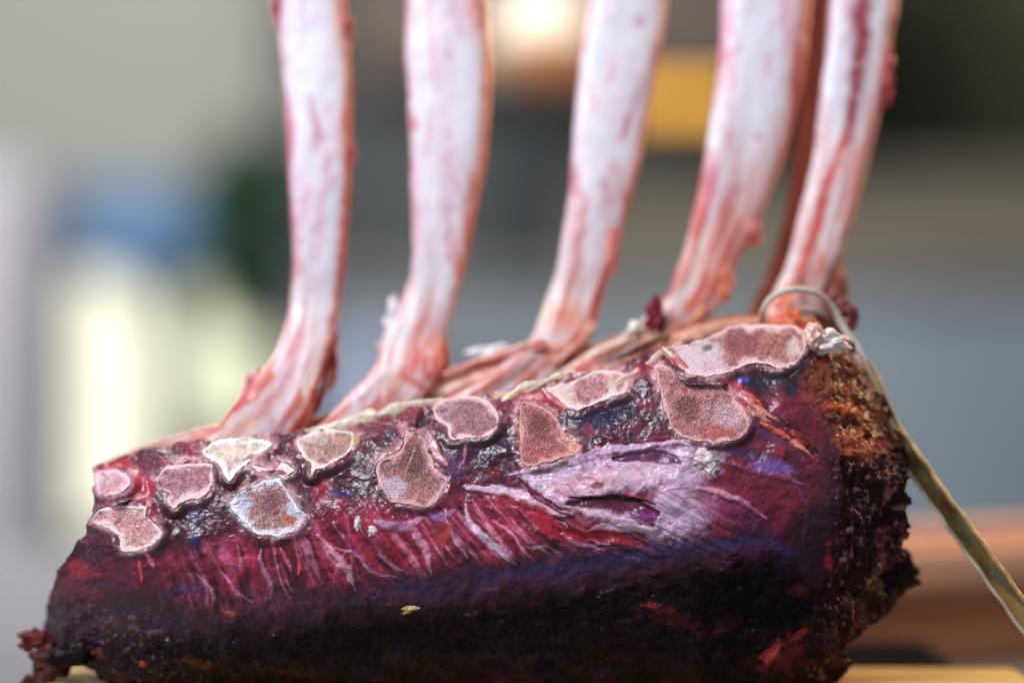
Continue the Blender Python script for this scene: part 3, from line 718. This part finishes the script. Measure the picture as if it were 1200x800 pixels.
allc = np.concatenate([np.c_[P.c, wet].reshape(nu, nt, 4), np.concatenate([bcol, np.full((nu, nb, 1), 0.3)], 2)], 1)
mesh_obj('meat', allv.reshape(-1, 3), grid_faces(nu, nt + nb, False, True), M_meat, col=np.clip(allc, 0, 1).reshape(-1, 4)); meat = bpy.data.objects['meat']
keep(meat, rack)

# ---- sawn bone faces
for (poly, core, rim, bl), cf in zip(BONES, bone_planes):
    n = 110; q = closed_spline(poly, n); q += 2.4 * np.stack([fbm(q[:, 0] / 9, q[:, 1] / 9, 3, 4, 90), fbm(q[:, 0] / 9, q[:, 1] / 9, 8, 4, 91)], 1); q = q.mean(0) + (q - q.mean(0)) * 1.05
    ctr = q.mean(0); core = [0.9 * c + 0.1 * g for c, g in zip(core, (150, 130, 124))]; rim = [min(255, c * 1.1 + 16) for c in rim]; core = [min(255, c * 1.14) for c in core]
    ks = [1.01, 1.01, 0.998, 0.98] + list(np.linspace(0.95, 0.0, 34))
    off = [0.010, 0.0006, -0.0002, -0.0006]
    XY = []; OFF = []
    for i, k in enumerate(ks):
        r = ctr + (q - ctr) * k; XY.append(r); OFF.append(np.full(n, off[i] if i < 4 else -0.0006))
    XY = np.array(XY); OFF = np.array(OFF)
    dist = pdist(q, XY[..., 0].ravel(), XY[..., 1].ravel()).reshape(XY.shape[:2])
    bp = Paint(XY[..., 0], XY[..., 1], core, 5); xx, yy = bp.x, bp.y
    nn = fbm(xx / 4.5, yy / 4.5, 1, 4, 92)
    bp.field(sstep(0.0, 0.5, nn) * 0.5, [c * 0.72 for c in core]); bp.field(sstep(0.1, 0.5, -nn) * 0.35, [min(255, c * 1.22) for c in core])
    for b in bl: bp.patch(b[0], b[1], b[2] * 1.15, b[3] * 1.15, b[4], 0.95, 0, 0, 0.45)
    rw = 2.4 + 3.2 * fbm(xx / 16, yy / 16, 3, 3, 93).clip(-.5, 1)
    dd = dist.ravel()
    for _ in range(3):
        a0_ = ctr + (q[random.randrange(n)] - ctr) * random.uniform(.3, .95); b0_ = ctr + (q[random.randrange(n)] - ctr) * random.uniform(.1, .8)
        bp.stroke([tuple(a0_), tuple((a0_ + b0_) / 2 + np.array([random.uniform(-4, 4), random.uniform(-4, 4)])), tuple(b0_)], random.uniform(1, 2.5), random.choice([(110, 54, 50), (226, 180, 170), (150, 60, 56)]), 0.5)
    bp.field((1 - sstep(rw * 0.3, rw * 3.4, dd + 2.6 * nn)) * 0.95, rim)
    bp.field((np.repeat(np.arange(len(ks)), n) < 2).astype(float) * 0.5, (190, 120, 120))
    OFF = OFF.ravel() + 0.0005 + 0.0006 * sstep(rw, rw * 2.4, dd) + 0.0005 * nn * sstep(2, 5, dd) + 0.0005 * fbm(xx / 18, yy / 18, 4, 2, 94)
    Yb = cf[0] + cf[1] * xx + cf[2] * yy + OFF
    k2 = S * (1 + Yb); V = np.stack([(xx - 600) * k2, Yb, (400 - yy) * k2], 1)
    ob = mesh_obj('sawn_bone', V, grid_faces(len(ks), n, False, True), M_bone, col=np.clip(np.c_[bp.c, sstep(rw * 0.8, rw * 2.4, dd + 1.5 * nn) * (1 - 0.75 * sstep(0.36, 0.62, bp.c.mean(1)))], 0, 1)); keep(ob, rack)

# ---- rib bones
def loft(name, rows, Ys, thick, painter, matl, parent, nr=260, na=64, seed=0, bumpy=0.0012, flat=2.4, closed_top=True):
    """rows: (left, right, py) edges of the bone down its length; Ys its distance"""
    R = np.array([((a + b) / 2, py, (b - a) / 2) for a, b, py in rows], float)
    Q = spline(R, nr); Yv = spline(np.array([[v, 0] for v in Ys]), nr)[:, 0]
    th = np.linspace(0, 2 * math.pi, na, endpoint=False)
    T = np.gradient(Q[:, :2], axis=0); T /= np.linalg.norm(T, axis=1)[:, None]
    # cross direction blends between horizontal measure and true normal
    N = np.stack([-T[:, 1], T[:, 0]], 1); N *= np.sign(N[:, :1] + 1e-9)
    half = Q[:, 2] * np.abs(N[:, 0]) ** 1.0
    co, si = np.cos(th), np.sin(th)
    ca = np.sign(co) * np.abs(co) ** (2 / flat); sa = np.sign(si) * np.abs(si) ** (2 / flat)
    px = Q[:, 0][:, None] + N[:, 0][:, None] * half[:, None] * ca; py = Q[:, 1][:, None] + N[:, 1][:, None] * half[:, None] * ca
    Yy = Yv[:, None] - (half[:, None] * S * thick) * sa
    nse = fbm(px / 30, py / 60, Yy * 60, 4, seed); nse2 = fbm(px / 9, py / 14, Yy * 200, 3, seed + 3)
    px = px + ca * (2.4 * nse + 0.7 * nse2); Yy = Yy - sa * bumpy * (0.7 * nse + 0.2 * nse2)
    P = painter(px, py, sa, ca)
    Yy = Yy - P.h.reshape(Yy.shape) * sa.clip(0, 1)
    k = S * (1 + Yy); V = np.stack([(px - 600) * k, Yy, (400 - py) * k], -1)
    # caps
    V = np.concatenate([V[:1].mean(1, keepdims=True).repeat(na, 1), V, V[-1:].mean(1, keepdims=True).repeat(na, 1)], 0)
    C = P.c.reshape(nr, na, 3); C = np.concatenate([C[:1], C, C[-1:]], 0)
    o = mesh_obj(name, V.reshape(-1, 3), grid_faces(nr + 2, na, False, True), matl, col=np.clip(C, 0, 1).reshape(-1, 3))
    keep(o, parent); return o

WH = (232, 222, 228); RPK = (222, 150, 168); RED = (170, 40, 50); ORG = (222, 120, 84)
def rib_paint(seed, extra, salmon_y):
    def f(px, py, sa, ca):
        P = Paint(px, py, WH, seed); x, y = P.x, P.y
        CA = np.broadcast_to(ca, px.shape).ravel(); SA = np.broadcast_to(sa, px.shape).ravel()
        n = fbm(x / 18, y / 50, seed, 5, seed); m = fbm(x / 7, y / 16, seed, 4, seed + 2)
        n = fbm(x / 26, y / 130, seed, 4, seed); ii = np.broadcast_to(np.arange(px.shape[0])[:, None], px.shape).ravel(); f_ = fbm(ii / 50, 2.4 * CA, 2.4 * SA + seed, 4, seed + 5); f2 = fbm(ii / 34, 4.5 * CA, 4.5 * SA + seed, 3, seed + 15)
        w1 = fbm(x / 20, y / 24, seed, 3, seed + 6); m = fbm((x + 12 * w1) / 10, (y + 20 * w1) / 75, seed, 5, seed + 2)
        P.field(sstep(0.0, 0.6, n) * 0.5, (232, 200, 212)); P.field(sstep(0.16, 0.55, m + 0.5 * n) * 0.6, (226, 158, 176)); P.field(sstep(0.34, 0.6, m + 0.3 * f_) * 0.3, (206, 110, 132))
        P.field(sstep(0.0, 0.5, f_) * 0.3, (234, 212, 212))
        P.field(sstep(0.35, 0.95, CA + 0.2 * n) * 0.5, (236, 200, 186))
        P.field(sstep(0.5, 0.95, CA + 0.25 * n + 0.15 * m) * 0.8, (228, 140, 110)); P.field(sstep(0.76, 1.0, CA + 0.25 * m + 0.2 * n) * 0.85, (196, 66, 56))  # right side: red tissue with warm rim light and shading painted in
        P.field(sstep(0.7, 1.0, -CA + 0.3 * n + 0.15 * m) * 0.5, (228, 160, 178)); P.field(sstep(0.9, 1.1, -CA + 0.3 * m) * 0.5, (196, 80, 100))
        lo = sstep(salmon_y - 170, salmon_y + 20, y + 60 * n)
        P.field(lo * sstep(-0.3, 0.3, f_ + 0.4 * m) * 0.8, (226, 140, 118)); P.field(lo * sstep(0.1, 0.45, f_ + .3 * m) * 0.8, (204, 76, 66))
        P.field(lo * sstep(0.05, 0.35, -f_) * 0.7, (238, 212, 200)); P.field(lo * sstep(0.1, 0.4, f2) * 0.8, (206, 72, 50)); P.field(lo * sstep(0.15, 0.4, -f2) * 0.6, (240, 206, 190)); P.h += lo * 0.0012 * f2
        for kind, args in extra:
            if kind == 'patch': getattr(P, kind)(*args, 0, 0, 0.0)
            else: getattr(P, kind)(args[0], args[1] * 1.35, args[2], args[3], 0, 0.1)
        return P
    return f
D = 'stroke'; A = 'patch'
ribs = [
 ([(318,398,-260),(320,400,-120),(325,405,0),(332,412,100),(338,412,200),(343,405,300),(338,398,360),(324,388,410),(303,380,445),(272,372,480),(230,345,520),(160,300,560)], .080, 450,
  [(D, ([(332,110),(338,150),(340,200)], 6, (200, 90, 120), .8)), (D, ([(362,110),(372,150),(372,180)], 6, (206,110,136), .8)), (D, ([(405,60),(412,110),(410,200),(404,300),(396,370),(380,440),(366,470)], 9, (196,70,66), .8)),
   (D, ([(408,20),(416,60),(410,75)], 9, (176, 50, 56), .9)), (D, ([(355,350),(352,400),(330,450),(300,490)], 6, (214,130,146), .7)), (D, ([(386,400),(378,440),(368,475)], 7, (150,34,36), .9)), (D, ([(300,440),(275,480)], 8, (206,80,90), .8))]),
 ([(470,560,-260),(473,568,-120),(475,572,0),(477,577,100),(480,568,200),(484,548,300),(473,535,350),(450,523,395),(436,516,435),(400,495,470),(350,450,510),(280,380,545)], .082, 450,
  [(A, (525,62,7,9,(206,150,176), .8)), (D, ([(570,0),(576,60),(574,150),(562,240),(548,310),(530,370),(512,430)], 6, (226,140,90), .8)), (D, ([(505,330),(500,370),(480,420)], 5, (216,150,140), .7)),
   (D, ([(522,395),(512,430),(500,445)], 8, (206,70,56), .8)), (D, ([(470,440),(500,455)], 7, (206,60,60), .8)), (A, (460, 450, 26, 20, (232,196,186), .8)), (A, (455,380,14,30,(232,226,232),.8))]),
 ([(700,792,-260),(695,788,-120),(688,783,0),(676,766,100),(668,748,200),(655,722,300),(641,706,350),(618,690,400),(578,662,435),(520,615,470),(440,540,515)], .086, 350,
  [(A, (750,25,7,9,(206,110,150), .85)), (D, ([(752,95),(738,140),(722,165)], 5, (206,130,160), .8)), (D, ([(735,135),(728,158)], 4, (220,110,100), .8)), (D, ([(668,190),(676,230)], 7, (206,120,140), .8)),
   (D, ([(748,190),(738,240),(722,300),(706,350),(690,395)], 6, (206,90,90), .8)), (A, (664,372,30,36,(232,150,124), 1.0)), (A, (650,372,10,14,(214,110,80), .8)), (D, ([(700,340),(690,385),(660,410),(620,440)], 7, (200,90,50), .8)), (D, ([(640,410),(600,440),(560,470)], 6, (150,60,40), .7)), (D, ([(715,200),(705,250)], 5, (206,140,160), .6))]),
 ([(852,960,-260),(850,957,-120),(845,952,0),(838,940,100),(822,913,200),(798,868,300),(777,848,350),(742,822,382),(702,790,410),(650,740,440),(590,680,470)], .086, 290,
  [(A, (888,160,7,9,(206,90,130), .85)), (D, ([(838,180),(832,220),(826,260)], 6, (206,100,130), .7)), (D, ([(910,200),(890,260),(868,310),(845,360)], 5, (222,150,120), .8)), (D, ([(868,215),(866,240)], 4, (212,120,140), .6)),
   (D, ([(830,335),(812,352),(800,365)], 6, (226,110,56), .9)), (D, ([(860,340),(840,370),(800,385),(760,400),(720,425)], 6, (226,130,70), .85)), (D, ([(790,400),(750,420)], 5, (200,70,40), .7)), (D, ([(890,265),(870,300),(855,340)], 6, (196,80,80), .8)), (A, (800,380,30,8,(232,200,190), .8))]),
 ([(985,1062,-260),(980,1060,-120),(972,1053,0),(964,1038,100),(948,1016,200),(924,988,300),(906,973,345),(890,966,385),(860,940,430)], .084, 250,
  [(D, ([(1014,-120),(1012,-30),(1008,60),(1000,110),(990,170)], 13, (140,16,36), 1.0)), (D, ([(994,150),(975,200),(955,270),(932,330)], 8, (214,70,46), .95)), (D, ([(1046,60),(1042,90),(1032,110)], 7, (170,50,60), .8)), (D, ([(1008,170),(1000,210),(985,260)], 10, (226,130,110), .6)),
   (D, ([(930,330),(915,360),(905,385)], 12, (226,100,56), .9)), (D, ([(985,300),(972,340),(965,380)], 8, (150,70,50), .9)), (A, (955,350,12,22,(232,190,190), .9)), (D, ([(1018,200),(1000,270),(980,320)], 5, (214,140,90), .8))]),
]
for i, (rows, Yb, sy, ex) in enumerate(ribs):
    n = len(rows); Ys = []
    for (a, b, py) in rows:
        Ys.append(Yb + (0.022 * (max(0, 380 - py) / 380.0) ** 1.5 if py < 380 else -0.034 * min(1, (py - 380) / 90)))
    loft('rib_bone', rows, Ys, 0.42, rib_paint(20 + 7 * i, ex, sy), M_rib, rack, seed=100 + 10 * i)

# the fifth rib's left side as its own strip, shade painted in brown
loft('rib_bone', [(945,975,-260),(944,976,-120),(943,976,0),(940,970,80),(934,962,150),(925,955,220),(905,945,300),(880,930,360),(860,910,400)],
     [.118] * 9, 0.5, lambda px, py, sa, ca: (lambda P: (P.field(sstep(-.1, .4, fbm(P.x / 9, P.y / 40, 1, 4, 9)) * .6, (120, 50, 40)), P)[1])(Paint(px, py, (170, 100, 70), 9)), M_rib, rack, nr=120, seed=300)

# ---- meat between the rib feet
def flap_paint(seed, base, c2, c3):
    def f(px, py, sa, ca):
        P = Paint(px, py, base, seed); x, y = P.x, P.y
        n = fbm((x + y) / 34, (x - y) / 16 + 3, seed, 5, seed)
        P.field(sstep(0, .4, n) * .8, c2); P.field(sstep(0.05, .45, -n) * .7, c3)
        P.field(sstep(0.25, .5, fbm(x / 7, y / 7, seed, 4, seed + 4)) * .6, (232, 200, 180))
        return P
    return f
def strip(name, pts, half, Ys, base, c2, c3, seed, matl=M_meat, thick=0.9):
    """lumpy strand along pts (px, py)"""
    q = np.array(pts, float); n = 120
    Q = spline(q, n); hv = np.interp(np.linspace(0, 1, n), np.linspace(0, 1, len(half)), half); Yv = np.interp(np.linspace(0, 1, n), np.linspace(0, 1, len(Ys)), Ys)
    T = np.gradient(Q, axis=0); T /= np.linalg.norm(T, axis=1)[:, None]; N = np.stack([-T[:, 1], T[:, 0]], 1)
    th = np.linspace(0, 2 * math.pi, 40, endpoint=False); ca, sa = np.cos(th), np.sin(th)
    hv = hv * (1 + (0.16 if matl is M_meat else 0.6) * fbm(Q[:, 0] / 14, Q[:, 1] / 14, seed, 3, seed + 7)); thick = thick if matl is M_meat else 0.5
    px = Q[:, 0][:, None] + N[:, 0][:, None] * hv[:, None] * ca; py = Q[:, 1][:, None] + N[:, 1][:, None] * hv[:, None] * ca
    Yy = Yv[:, None] - hv[:, None] * S * thick * sa
    nz = fbm(px / 16, py / 16, Yy * 60, 3, seed)
    px = px + 2.2 * nz * ca; py = py + 1.6 * nz; Yy = Yy - 0.0012 * nz * sa
    P = Paint(px, py, base, seed)
    ii = np.broadcast_to(np.arange(n)[:, None], px.shape).ravel(); tt = np.broadcast_to(th[None], px.shape).ravel()
    s1 = fbm(ii / 110, 2.2 * np.cos(tt), 2.2 * np.sin(tt), 4, seed + 1); s2 = fbm(ii / 70, 4 * np.cos(tt), 4 * np.sin(tt) + 9, 3, seed + 2)
    P.field(sstep(-.05, .35, s1) * .85, c2); P.field(sstep(0.0, .4, -s1) * .8, c3); P.field(sstep(.05, .35, s2) * .75, (238, 212, 196))
    k = S * (1 + Yy); V = np.stack([(px - 600) * k, Yy, (400 - py) * k], -1)
    V = np.concatenate([V[:1].mean(1, keepdims=True).repeat(40, 1), V, V[-1:].mean(1, keepdims=True).repeat(40, 1)], 0)
    C = P.c.reshape(n, 40, 3); C = np.concatenate([C[:1], C, C[-1:]], 0)
    o = mesh_obj(name, V.reshape(-1, 3), grid_faces(n + 2, 40, False, True), matl, col=np.clip(C, 0, 1).reshape(-1, 3)); keep(o, rack); return o
SAL, OR2, BR = (230, 158, 140), (222, 110, 66), (150, 56, 40)
strip('meat_strand', [(120,548),(160,535),(210,520),(250,510),(290,512)], [6, 10, 11, 12, 10], [.065, .06], (200, 84, 70), (226, 130, 90), (150, 40, 50), 401)
strip('meat_strand', [(330,510),(380,500),(430,480),(480,468),(530,452),(580,436),(620,418)], [14, 14, 16, 18, 18, 18, 12], [.072, .080, .088], SAL, OR2, (196, 84, 84), 402)
strip('meat_strand', [(480,480),(540,458),(600,438),(640,420),(680,412)], [12, 15, 17, 17, 12], [.064, .076], SAL, (200, 84, 60), BR, 403)
strip('meat_strand', [(520,442),(570,424),(615,410),(640,405)], [6, 8, 9, 8], [.066, .07], (170, 70, 50), (210, 80, 60), BR, 404)
strip('meat_strand', [(640,440),(690,420),(730,402),(765,392)], [14, 16, 10, 6], [.078, .088], (150, 76, 56), (180, 96, 70), (110, 50, 36), 405)
strip('meat_strand', [(690,438),(740,420),(800,398),(850,385),(900,378)], [8, 10, 10, 10, 8], [.062, .070], (226, 180, 160), (222, 120, 70), (206, 90, 80), 406)
strip('meat_strand', [(790,402),(830,385),(860,378),(900,375)], [8, 9, 8, 6], [.072, .074], (150, 90, 60), (190, 110, 70), (110, 60, 44), 407)
strip('meat_strand', [(930,372),(955,378),(975,400),(990,430),(1005,460)], [12, 18, 20, 18, 12], [.055, .06, .05], (120, 66, 44), (170, 100, 60), (80, 30, 30), 408)
for k_, (pts_, hw_, Y_, c1, c2_, c3_) in enumerate([
    ([(255,514),(285,487),(310,450),(326,412)], 6, .064, (206, 90, 104), (226, 150, 150), (150, 40, 50)),
    ([(300,502),(335,472),(356,432),(366,396)], 5, .060, (238, 206, 202), (226, 160, 160), (214, 110, 110)),
    ([(352,500),(374,470),(388,432),(398,385)], 5, .070, (176, 50, 48), (206, 90, 70), (110, 26, 30)),
    ([(395,496),(430,470),(455,434),(468,398)], 6, .064, (238, 218, 208), (226, 180, 170), (214, 120, 110)),
    ([(450,480),(492,456),(512,428),(522,396)], 6, .070, (210, 90, 62), (226, 140, 100), (160, 50, 40)),
    ([(545,466),(590,434),(626,398),(648,362)], 6, .070, (226, 130, 100), (238, 180, 150), (190, 80, 56)),
    ([(612,452),(655,422),(688,388),(706,345)], 6, .070, (196, 76, 54), (222, 120, 80), (130, 44, 34)),
    ([(640,448),(700,414),(758,386),(798,350)], 7, .064, (238, 210, 190), (230, 170, 150), (222, 120, 90)),
    ([(688,434),(750,404),(808,378),(846,338)], 6, .068, (226, 120, 60), (238, 170, 120), (180, 70, 40)),
    ([(700,428),(765,400),(822,384)], 5, .056, (120, 56, 38), (180, 90, 60), (80, 34, 26)),
    ([(905,395),(918,370),(930,335),(944,300)], 6, .066, (226, 100, 56), (236, 150, 100), (180, 60, 40)),
    ([(950,392),(966,366),(978,336),(990,300)], 5, .072, (150, 70, 50), (190, 100, 60), (90, 36, 30))]):
    strip('meat_strand', pts_, [1.5, hw_, hw_ * 0.8, 1.2], [Y_, Y_, Y_ + .024], c1, c2_, c3_, 440 + k_)
# cream fat edges along the ridge
CRM = (224, 206, 176)
strip('fat_strip', [(345,508),(400,500),(440,488),(480,478),(520,468)], [3, 7, 9, 8, 4], [.036, .032], (226, 222, 196), (214, 190, 160), (232, 228, 214), 410, M_fat)
strip('fat_strip', [(578,478),(600,468),(625,455),(648,444),(675,436)], [5, 9, 8, 6, 4], [.020, .028], CRM, (214, 150, 100), (232, 214, 196), 411, M_fat)
strip('fat_strip', [(722,450),(745,440),(762,428),(775,415),(800,404)], [4, 8, 7, 6, 4], [.016, .026], (226, 186, 166), (214, 130, 110), (232, 214, 200), 412, M_fat)
strip('fat_strip', [(635,455),(645,468),(660,480),(672,486)], [3, 5, 5, 3], [.014, .010], (196, 60, 76), (222, 120, 130), (150, 30, 50), 413)
strip('fat_strip', [(776,408),(790,420),(800,432),(815,440)], [3, 6, 6, 3], [.020, .012], (196, 50, 60), (222, 140, 140), (150, 30, 40), 414)
strip('fat_strip', [(415,508),(418,516),(416,526)], [3, 4, 3], [.014, .014], (222, 190, 130), CRM, (190, 130, 80), 415, M_fat)
strip('fat_strip', [(584,486),(590,498),(586,510)], [3, 6, 3], [.014, .012], (200, 140, 90), (222, 170, 120), (150, 80, 50), 416, M_fat)

# ---- nubs and scraps
def nub(name, px, py, Y, rx, ry, rd, base, c2, seed, matl, amp=0.75):
    n, m = 40, 40
    a, b = np.meshgrid(np.linspace(0.001, math.pi - 0.001, n), np.linspace(0, 2 * math.pi, m, endpoint=False), indexing='ij')
    X, Yy, Z = np.sin(a) * np.cos(b), np.sin(a) * np.sin(b), np.cos(a)
    r = 1 + amp * fbm(X * 2.1, Z * 2.1, Yy * 2.1 + seed, 2 if rx < 30 else 4, seed) + 0.05 * amp * fbm(X * 7, Z * 7, Yy * 7, 2, seed + 1)
    c = at(px, py, Y); k = S * (1 + Y)
    V = np.stack([c[0] + X * r * rx * k, c[1] + Yy * r * rd * k, c[2] + Z * r * ry * k], -1).reshape(-1, 3)
    P = Paint((X * rx + px), (Z * ry - py), base, seed); P.field(sstep(0, .4, fbm(X * 3, Z * 3, Yy * 3, 4, seed + 2)).ravel() * .7, c2)
    o = mesh_obj(name, V, grid_faces(n, m, False, True), matl, col=np.clip(np.c_[P.c, np.full(len(P.c), 0.05 if name == 'crust_flap' else 0.7)], 0, 1)); keep(o, rack); return o
FW = (236, 226, 220)
nub('fat_nub', 826, 538, -.0035, 11, 9, 5, (232, 206, 204), (226, 190, 196), 501, M_fat)
nub('fat_nub', 834, 549, -.0035, 7, 9, 5, (232, 206, 204), (226, 200, 190), 502, M_fat)
nub('fat_nub', 972, 401, .020, 20, 12, 12, (240, 226, 220), (226, 190, 176), 503, M_fat)
nub('fat_nub', 955, 396, .018, 11, 13, 10, (232, 190, 180), (226, 150, 110), 504, M_fat)
nub('fat_nub', 576, 414, .078, 22, 9, 9, (240, 238, 240), (226, 214, 214), 505, M_fat)
nub('fat_nub', 744, 388, .058, 10, 10, 10, (232, 226, 206), (226, 206, 180), 506, M_fat)
nub('meat_scrap', 768, 370, .066, 11, 17, 10, (130, 24, 50), (90, 16, 36), 507, M_meat)
nub('meat_scrap', 404, 40, .098, 9, 26, 9, (196, 90, 84), (222, 150, 130), 508, M_fat)
nub('meat_scrap', 410, 178, .090, 6, 18, 7, (196, 80, 90), (222, 150, 150), 509, M_fat)
nub('meat_scrap', 882, 274, .088, 9, 15, 8, (206, 84, 76), (226, 170, 160), 510, M_fat)
nub('meat_scrap', 1040, 88, .098, 7, 30, 9, (176, 50, 64), (206, 90, 80), 511, M_fat)
nub('meat_scrap', 325, 4, .100, 6, 22, 8, (190, 80, 90), (226, 170, 170), 512, M_fat)
for px, py, rx, ry, c_ in ((462, 378, 9, 24, (236, 222, 226)), (455, 415, 10, 18, (232, 196, 190)), (296, 462, 9, 22, (214, 130, 140)), (388, 425, 7, 26, (170, 50, 46)),
        (518, 420, 7, 20, (206, 84, 60)), (850, 335, 7, 18, (216, 120, 90)), (985, 340, 7, 22, (140, 66, 48)), (718, 290, 5, 22, (210, 110, 100))):
    nub('meat_scrap', px, py, .080, rx, ry, 7, c_, [min(255, v + 30) for v in c_], 600 + px, M_fat, .8)
nub('fat_nub', 419, 613, -.009, 3.5, 7, 4, FW, (226, 190, 200), 513, M_fat)
nub('fat_nub', 436, 622, -.009, 5, 5, 4, FW, (226, 170, 190), 514, M_fat)
nub('meat_scrap', 482, 712, .002, 9, 2.6, 3, (226, 196, 130), (200, 150, 90), 515, M_fat)
nub('fat_nub', 470, 452, .068, 26, 17, 14, (236, 206, 192), (232, 170, 150), 517, M_fat, .7)
nub('meat_scrap', 930, 392, .040, 30, 24, 16, (206, 96, 60), (226, 150, 110), 520, M_meat)
nub('meat_scrap', 985, 372, .060, 20, 22, 14, (90, 30, 34), (150, 60, 40), 521, M_meat)
# torn crust flaps
nub('crust_flap', 42, 750, .040, 20, 11, 10, (96, 36, 32), (60, 22, 24), 530, M_meat, 0.55)
nub('crust_flap', 58, 778, .038, 20, 20, 12, (60, 34, 32), (110, 60, 54), 531, M_meat, 0.55)
nub('crust_flap', 44, 800, .036, 16, 14, 10, (70, 38, 34), (130, 80, 70), 532, M_meat, 0.55)
nub('crust_flap', 84, 768, .030, 26, 14, 12, (24, 18, 20), (50, 30, 30), 533, M_meat, 0.5)
nub('crust_flap', 1054, 668, .046, 20, 22, 10, (30, 18, 18), (50, 28, 28), 534, M_meat, 0.6)
nub('crust_flap', 1028, 690, .044, 24, 26, 14, (34, 20, 20), (70, 36, 34), 535, M_meat, 0.55)
nub('crust_flap', 1046, 560, .046, 10, 40, 10, (34, 20, 22), (80, 34, 40), 536, M_meat, 0.55)

# ================================================================== STRAP
M_cord = mat('pale_cord', (0.66, 0.60, 0.50), 0.6, mott=[(300, 3, .8, 1.1, (1, 1, 1))], bumps=[(900, 3, 0.0004, 'n')], sss=0.0)
M_ocord = mat('olive_cord', (0.40, 0.22, 0.05), 0.35, mott=[(200, 4, .5, 1.3, (1, 1, 1))], bumps=[(500, 3, 0.0005, 'n')], coat=0.3)
M_band = mat('olive_band', (0.065, 0.055, 0.022), 0.25, mott=[(90, 4, .6, 1.4, (1, 1, 1))], bumps=[(400, 4, 0.0004, 'n')], coat=0.5,
             tints=(70, (0.6, 0.3, 0.04), 0.60, 0.72, 0.8), trans=0.15)
st = thing('tie_strap', 'olive plastic strap looped round the foot of the rightmost rib', 'strap', at(935, 342, .05))
def P3(l): return np.array([at(*p) for p in l])
loop = P3([(893,388,.060),(894,366,.046),(905,348,.042),(930,339,.040),(958,344,.044),(976,362,.050),(988,384,.050),(1006,412,.048),(1020,440,.046),(1030,462,.045)])
q = spline(loop, 90); tube('loop_cord', q, np.interp(np.linspace(0, 1, 90), [0, .5, .75, 1], [.0013, .0014, .0018, .0010]), M_cord, st, 14)
q = spline(P3([(893,388,.060),(905,380,.085),(940,372,.098),(970,368,.090),(985,384,.070),(998,408,.056)]), 50); tube('loop_cord', q, .0016, M_cord, st, 12)
for dx, dy, r in ((0, 0, np.linspace(.0010, .0022, 60)), (9, -3, np.linspace(.0008, .0015, 60))):
    q = spline(P3([(1008 + dx, 425 + dy, .046), (1022 + dx, 452 + dy, .044), (1034 + dx, 482 + dy, .042), (1046 + dx, 506 + dy, .041), (1060 + dx, 528 + dy, .040), (1074 + dx, 550 + dy, .040)]), 60)
    tube('cord', q, r, M_ocord, st, 12)
# flat band with a thick bright edge
cl = np.array([(1046, 505), (1066, 534), (1095, 577), (1130, 625), (1170, 680), (1215, 742), (1262, 806)], float); n = 160
Q = spline(cl, n); T = np.gradient(Q, axis=0); T /= np.linalg.norm(T, axis=1)[:, None]; N = np.stack([-T[:, 1], T[:, 0]], 1)
hw = np.interp(np.linspace(0, 1, n), [0, .08, .2, 1], [6, 10, 10.5, 11.5]); Yb = np.interp(np.linspace(0, 1, n), [0, .3, 1], [.040, .030, .012])
V = []; m = 17
for i in range(n):
    for j in range(m):
        s_ = (j / (m - 1)) * 2 - 1
        w_ = 0.0011 * math.sin(i * 0.21 + s_ * 2) * 0.5 + 0.0012 * s_ * s_
        Yp = Yb[i] + w_ + 0.004 * s_; p = Q[i] + N[i] * hw[i] * s_ * (1 + 0.05 * math.sin(i * .37))
        V.append(at(p[0], p[1], Yp))
V = np.array(V); V2 = V + [0, 0.0008, 0]
F = grid_faces(n, m); bandm = mesh_obj('band', np.vstack([V, V2]), np.vstack([F, F[:, ::-1] + n * m]), M_band); keep(bandm, st)
Vg = V.reshape(n, m, 3)
M_edge = mat('band_edge', (0.42, 0.38, 0.30), 0.3, coat=0.5, mott=[(150, 4, .6, 1.3, (1, 1, 1))])
tube('hem', Vg[:, -1], 0.0009, M_edge, st, 8); tube('hem', Vg[:, 0], 0.0009, M_ocord, st, 8)
